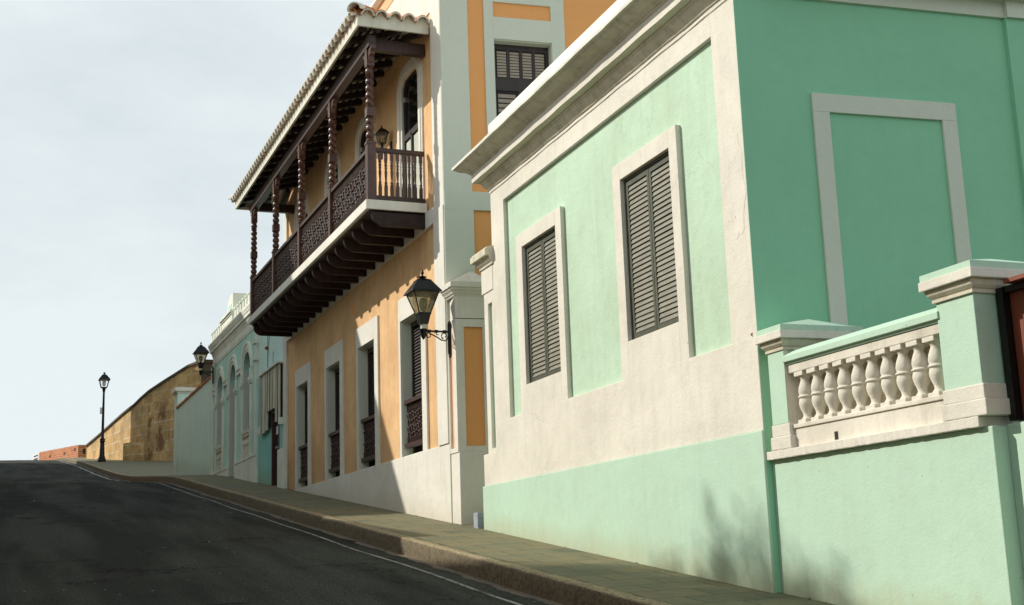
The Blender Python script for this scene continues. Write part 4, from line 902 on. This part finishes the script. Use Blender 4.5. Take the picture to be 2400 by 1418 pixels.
def build_uv(name, vs, fs, uvs, mat, parent):   # keeps face order (no normal recalculation needed for uv)
    me = bpy.data.meshes.new(name); r = Vector(REF[parent.name]); me.from_pydata([Vector(v) - r for v in vs], [], fs); me.materials.append(M[mat]); ul = me.uv_layers.new(name='UVMap')
    for pi, p in enumerate(me.polygons):
        u = uvs.get(pi) or [(vs[i][0], vs[i][1]) for i in fs[pi]]
        for li, q_ in zip(p.loop_indices, u): ul.data[li].uv = q_
    me.update(); o = bpy.data.objects.new(name, me); C.objects.link(o); o.parent = parent; REF[o.name] = tuple(r); return o
build_uv('masonry', vs, fs, mb.uv, 'fort', fw)
mb = MB(); pts = FP
for i in range(len(pts) - 1):
    (x0, y0, z0), (x1, y1, z1) = pts[i], pts[i + 1]
    mb.hexa([(x0 - .05, y0 + .1, z0 - .06), (x1 - .05, y1 + .1, z1 - .06), (x1 + .95, y1 - 1.7, z1 - .06), (x0 + .95, y0 - 1.7, z0 - .06), (x0 - .0, y0 + .04, z0 + .12), (x1 - .0, y1 + .04, z1 + .12), (x1 + .9, y1 - 1.65, z1 + .12), (x0 + .9, y0 - 1.65, z0 + .12)])
part('coping', mb, 'fort_dark', fw)
vs = [(82.42, -2.6, 6), (83.9, -1.95, 6), (83.47, -1.15, 6), (82.42, -1.62, 6), (82.42, -2.6, 8.2), (83.9, -1.95, 8.2), (83.47, -1.15, 8.2), (82.42, -1.62, 8.2)]
fs = [(0, 3, 2, 1), (4, 5, 6, 7), (0, 1, 5, 4), (1, 2, 6, 5), (2, 3, 7, 6), (3, 0, 4, 7)]
uvs = {4: [(0, 6), (1.1, 6), (1.1, 8.2), (0, 8.2)], 5: [(0, 6), (1, 6), (1, 8.2), (0, 8.2)]}
build_uv('buttress', vs, fs, uvs, 'fort', fw)
# sentry block at the fort wall end, its shaded face painted dark
sb = MB().box(76.45, 79.5, -8.6, -4.9, 5, 12.3); sb.box(76.35, 79.6, -8.7, -4.85, 12.3, 12.5); o = part('stone_turret', sb, 'fort_dark', None, ref=(78.5, -6.5, 6.5)); tag(o, 'stone block with its shade painted dark, rising behind the yard wall and the far lantern', 'turret')

# ------------------------------------------------------------------ brick wall and board beyond the crest
bk = thing('brick_wall', 'low orange brick wall standing beyond the crest of the road', 'wall', (130, 0, 10.8))
A, B = (124.7, -.85), (142.4, 1.95); nx, ny = .18, -.98
vs = [(*A, 9.5), (*B, 10.6), (B[0] + 1.0 * nx, B[1] + 1.0 * ny, 10.6), (A[0] + 1.0 * -.1, A[1] - .95, 9.5), (*A, 12.11), (*B, 13.05), (B[0] + nx, B[1] + ny, 13.05), (A[0] - .1, A[1] - .95, 12.11)]
ln = 17.9
uvs = {2: [(0, 9.5), (ln, 9.5), (ln, 12), (0, 12)], 5: [(0, 0), (0, 1), (0, 1), (0, 1)]}
fs = [(0, 3, 2, 1), (4, 5, 6, 7), (0, 1, 5, 4), (1, 2, 6, 5), (2, 3, 7, 6), (0, 4, 7, 3)]
uvs = {2: [(0, 9.5), (ln, 9.5), (ln, 12.1), (0, 12.1)], 5: [(0, 9.5), (0, 12.1), (.95, 12.1), (.95, 9.5)]}
build_uv('brickwork', vs, fs, uvs, 'brick', bk)
mb = MB()
for (t, zz) in ((.30, .55), (.68, .5), (.055, .9)):
    x, y = A[0] + (B[0] - A[0]) * t, A[1] + (B[1] - A[1]) * t; z = 12.11 + t * .94 - 1 + zz * .6
    mb.hexa([(x, y - .02, z), (x + .8, y + .1, z), (x + .8, y + .14, z), (x, y + .03, z), (x, y - .02, z + .22), (x + .8, y + .1, z + .22), (x + .8, y + .14, z + .22), (x, y + .03, z + .22)])
mb.box(A[0] - .1, A[0] - .06, A[1] - .62, A[1] - .42, 11.3, 11.75); part('drain_opening', mb, 'dark', bk)
nb = thing('notice_board', 'small white board with dark lines of lettering at the end of the brick wall', 'sign', (144, 2.2, 11.8))
mb = MB().hexa([(142.5, 1.97, 11.4), (145.3, 2.45, 11.4), (145.3, 2.5, 11.4), (142.5, 2.02, 11.4), (142.5, 1.97, 12.95), (145.3, 2.45, 13.1), (145.3, 2.5, 13.1), (142.5, 2.02, 12.95)]); part('board', mb, 'paper', nb)
mb = MB()
for r_, (z, n_) in enumerate(((12.72, 5), (12.40, 9), (12.24, 9))):
    for k in range(n_):
        t = .15 + .7 * k / n_; x = 142.5 + 2.8 * t; y = 2.03 + .48 * t; w = 2.8 * .7 / n_ * .7
        mb.hexa([(x, y, z), (x + w, y + w * .17, z), (x + w, y + w * .17 + .02, z), (x, y + .02, z), (x, y, z + .14), (x + w, y + w * .17, z + .14), (x + w, y + w * .17 + .02, z + .14), (x, y + .02, z + .14)])
part('lettering', mb, 'black', nb)

# ------------------------------------------------------------------ street lamp
lx, ly = 81.0, .28; lz = zp(lx, ly)
sl = thing('street_lamp', 'tall black street lamp with a glass lantern head on the far pavement', 'street lamp', (lx, ly, lz))
m = MB(); m.lathe([(.25, -.1), (.25, .10), (.23, .14), (.20, .26), (.17, .30)], lx, ly, 8, smooth=False); m.lathe([(.17, .30), (.15, .45), (.125, 1.1), (.12, 1.18), (.16, 1.2), (.17, 1.25), (.13, 1.28), (.16, 1.33), (.16, 1.37), (.10, 1.42), (.085, 1.5)], lx, ly, 12)
m.v = [(v[0], v[1], v[2] + lz) for v in m.v]; part('base', m, 'black', sl)
m = MB(); m.lathe([(.085, 1.5), (.06, 4.2), (.075, 4.25), (.10, 4.42), (.14, 4.5)], lx, ly, 12); m.v = [(v[0], v[1], v[2] + lz) for v in m.v]; part('pole', m, 'black', sl)
m = MB(); m.frustum(lx, ly, .17, 4.52, .27, 4.98); m.v = [(v[0], v[1], v[2] + lz) for v in m.v]; part('glass', m, 'clearglass', sl)
m = MB(); m.frustum(lx, ly, .34, 4.96, .32, 5.02); m.frustum(lx, ly, .32, 5.02, .13, 5.28); m.lathe([(.13, 5.26), (.06, 5.34), (.04, 5.36), (.10, 5.40), (.03, 5.43), (.02, 5.46)], lx, ly, 10)
m.frustum(lx, ly, .18, 4.48, .18, 4.53)
for sx in (-1, 1):
    for sy in (-1, 1): m.tube([(lx + sx * .175, ly + sy * .175, 4.52), (lx + sx * .275, ly + sy * .275, 4.98)], .022, 6)
m.v = [(v[0], v[1], v[2] + lz) for v in m.v]; part('lantern_frame', m, 'black', sl)
m = MB(); m.lathe([(.06, 4.6), (.10, 4.66), (.11, 4.88), (.05, 4.92)], lx, ly, 10); m.v = [(v[0], v[1], v[2] + lz) for v in m.v]; part('bulb', m, 'paper', sl)
m = MB(); m.box(lx - .05, lx + .05, ly + .07, ly + .19, 2.9, 3.28); m.v = [(v[0], v[1], v[2] + lz) for v in m.v]; part('sign_plate', m, 'greywhite', sl)

# ------------------------------------------------------------------ opposite side of the street (unseen; heights set for the shadows cast, far walls pale for fill)
def opp(name, label, x0, x1, yf, ztop, mat, storeys, doorz):
    t = thing(name, label, 'house', ((x0 + x1) / 2, yf, zk((x0 + x1) / 2)))
    m = MB(); m.box(x0, x1, yf, yf + 9, zk(x0) - 1.5, ztop); part('wall', m, mat, t)
    m = MB(); m.box(x0 - .02, x1 + .02, yf - .12, yf, ztop - .5, ztop - .32); m.box(x0, x1, yf - .06, yf, ztop - .18, ztop - .02); part('cornice', m, 'white', t)
    n = max(2, int((x1 - x0) / 3.2)); 
    for k in range(n):
        x = x0 + (k + .5) * (x1 - x0) / n; zb = zk(x)
        for s_ in range(storeys):
            z = zb + .3 + s_ * 3.2
            if z + 2.4 > ztop - .6: break
            m = MB(); m.box(x - .75, x - .55, yf - .04, yf, z, z + 2.3); m.box(x + .55, x + .75, yf - .04, yf, z, z + 2.3); m.box(x - .75, x + .75, yf - .04, yf, z + 2.3, z + 2.5); w = part('window', m, 'white', t)
            m = MB(); m.box(x - .55, x + .55, yf - .02, yf - .002, z, z + 2.3); part('shutter', m, 'brownpaint', w)
opp('town_house', 'cream low house across the street, nearest to the viewer', -24, 4.9, 8.2, 6.04, 'cream', 2, 0)
opp('town_house', 'peach low house across the street facing the mint green house', 5.0, 21.1, 8.2, 5.72, 'peach', 2, 0)
opp('town_house', 'white low house across the street between the peach house and the narrow teal house', 21.2, 27.8, 8.2, 6.5, 'white_cap', 2, 0)
opp('town_house', 'unseen narrow teal house added across the street to shade the lower windows of the orange house', 28.3, 30.2, 6.75, 10.42, 'teal', 3, 0)  # added out of view for the stepped shadow edge on the orange house
opp('town_house', 'white three-storey house across the street facing the far end of the balcony', 30.3, 40, 7.1, 12.7, 'white_cap', 3, 0)
opp('town_house', 'peach three-storey house across the street facing the teal house', 40.1, 62, 7.3, 13.2, 'peach', 3, 0)
opp('town_house', 'white four-storey house across the street facing the fortress wall', 62.1, 90.9, 7.6, 22.3, 'white_cap', 4, 0)
# tree behind the low houses; its top throws the leaf shadow on the green wall
def tree(cx, cy, ztop):
    rt = random.Random(21); t = thing('shade_tree', 'broad leafy tree behind the low peach house across the street', 'tree', (cx, cy, zk(cx)))
    m = MB(); zb = zk(cx) - .5; m.tube([(cx, cy, zb), (cx + .1, cy, zb + 3), (cx - .1, cy + .1, zb + 6), (cx, cy, ztop - 1.2)], [.28, .22, .15, .05], 8)
    tips = []
    for k in range(16):
        a = rt.uniform(0, 6.28); r = rt.uniform(.4, 1.2); z0 = zb + rt.uniform(4.5, 7); z1 = ztop - rt.uniform(.6, 2.6) - r * .35
        p = Vector((cx + r * math.cos(a), cy + r * math.sin(a) * .8, z1)); m.tube([(cx, cy, z0), ((cx + p.x) / 2, (cy + p.y) / 2, (z0 + z1) / 2 + .2), p], [.08, .05, .02], 5); tips.append(p)
    part('trunk', m, 'bark', t)
    m = MB(); peaks = [(cx - 1.0, ztop - .62), (cx - .62, ztop - .3), (cx - .3, ztop + .02), (cx + .1, ztop - .4), (cx + .42, ztop + .30), (cx + .78, ztop - .2), (cx + 1.15, ztop - .35)]
    for k in range(26): tips.append(Vector((cx - 2.1 + 4.0 * k / 25, cy + rt.uniform(-.4, .4), ztop - rt.uniform(.75, 1.5))))
    for (px_, pz_) in peaks: tips += [Vector((px_, cy + rt.uniform(-.3, .3), pz_ - .35 - j * .55)) for j in range(4)]
    for p in tips:
        for k in range(150):
            q_ = p + Vector((rt.gauss(0, .12), rt.gauss(0, .2), rt.gauss(0, .24))); u = Vector((rt.uniform(-1, 1), rt.uniform(-1, 1), rt.uniform(-1, 1))).normalized(); w = u.cross(Vector((rt.uniform(-1, 1), rt.uniform(-1, 1), rt.uniform(-1, 1)))).normalized(); s_ = rt.uniform(.035, .07)
            m.add([q_ - u * s_ * 1.8, q_ + w * s_ * .6, q_ + u * s_ * 1.8, q_ - w * s_ * .6], [(0, 1, 2, 3)])
    part('crown', m, 'leaf', t)
tree(19.6, 14.0, 11.68)

# ------------------------------------------------------------------ camera
D2 = math.pi / 180; P_, R_ = 11.54 * D2, -1.953 * D2; yaw = -22.19 * D2
cp, sp_ = math.cos(P_), math.sin(P_)
fw_, up_, rt_ = Vector((0, cp, sp_)), Vector((0, -sp_, cp)), Vector((1, 0, 0))
r2 = math.cos(R_) * rt_ + math.sin(R_) * up_; u2 = -math.sin(R_) * rt_ + math.cos(R_) * up_
dd, nn_ = Vector((math.sin(yaw), math.cos(yaw), 0)), Vector((math.cos(yaw), -math.sin(yaw), 0))
def W(v): return Vector((v.dot(dd), -v.dot(nn_), v.z))
X_, Y_, Z_ = W(r2), W(u2), -W(fw_)
mat = Matrix(((X_.x, Y_.x, Z_.x, 0), (X_.y, Y_.y, Z_.y, 6.299), (X_.z, Y_.z, Z_.z, 0), (0, 0, 0, 1)))
cam = bpy.data.cameras.new('camera'); co = bpy.data.objects.new('camera', cam); C.objects.link(co); co.matrix_world = mat
cam.lens = 45; cam.sensor_width = 36; cam.clip_end = 20000; cam.clip_start = .05; scene.camera = co

# ------------------------------------------------------------------ light
sun_dir = Vector((.70, 1.0, .84)).normalized()      # towards the sun
sl_ = bpy.data.lights.new('sun', 'SUN'); so_ = bpy.data.objects.new('sun', sl_); C.objects.link(so_)
sl_.energy = 4.1; sl_.angle = R(.6); sl_.color = (1, .94, .84); so_.rotation_euler = sun_dir.to_track_quat('Z', 'Y').to_euler(); so_.location = (0, 30, 40)
w = bpy.data.worlds.new('World'); scene.world = w; w.use_nodes = True; nt = w.node_tree; nt.nodes.clear()
out = N(nt, 'ShaderNodeOutputWorld'); bg = N(nt, 'ShaderNodeBackground'); sky = N(nt, 'ShaderNodeTexSky', sky_type='NISHITA')
sky.sun_disc = False; sky.sun_elevation = math.asin(sun_dir.z); sky.sun_rotation = math.atan2(sun_dir.x, sun_dir.y); sky.air_density = 1.2; sky.dust_density = 2.0; sky.ozone_density = 1.0
tc = N(nt, 'ShaderNodeTexCoord'); mp = N(nt, 'ShaderNodeMapping'); mp.inputs['Scale'].default_value = (1.2, 1.2, 3.2); mp.inputs['Location'].default_value = (.35, .2, .1); L(nt, tc.outputs['Generated'], mp.inputs[0])
n1 = noise(nt, mp.outputs[0], 1.6, 8, .62); n2 = noise(nt, mp.outputs[0], 4.5, 8, .66)
k = math_(nt, 'ADD', math_(nt, 'MULTIPLY', n1, .75), math_(nt, 'MULTIPLY', n2, .25))
sxyz = N(nt, 'ShaderNodeSeparateXYZ'); L(nt, tc.outputs['Generated'], sxyz.inputs[0])
haze = ramp(nt, sxyz.outputs[2], [(.0, 1.0), (.45, .96), (.70, .6), (1.0, .35)])
cl = ramp(nt, k, [(.38, .80), (.56, 1.0)])
cl2 = math_(nt, 'MULTIPLY', cl, haze)
c = mix(nt, cl2, sky.outputs[0], (9.7, 10.6, 10.85))
L(nt, c, bg.inputs[0]); bg.inputs[1].default_value = .085; L(nt, bg.outputs[0], out.inputs[0])
scene.view_settings.view_transform = 'Standard'; scene.view_settings.look = 'None'; scene.view_settings.exposure = 0; scene.view_settings.gamma = 1
scene.cycles.max_bounces = 8; scene.cycles.diffuse_bounces = 4; scene.cycles.transmission_bounces = 6
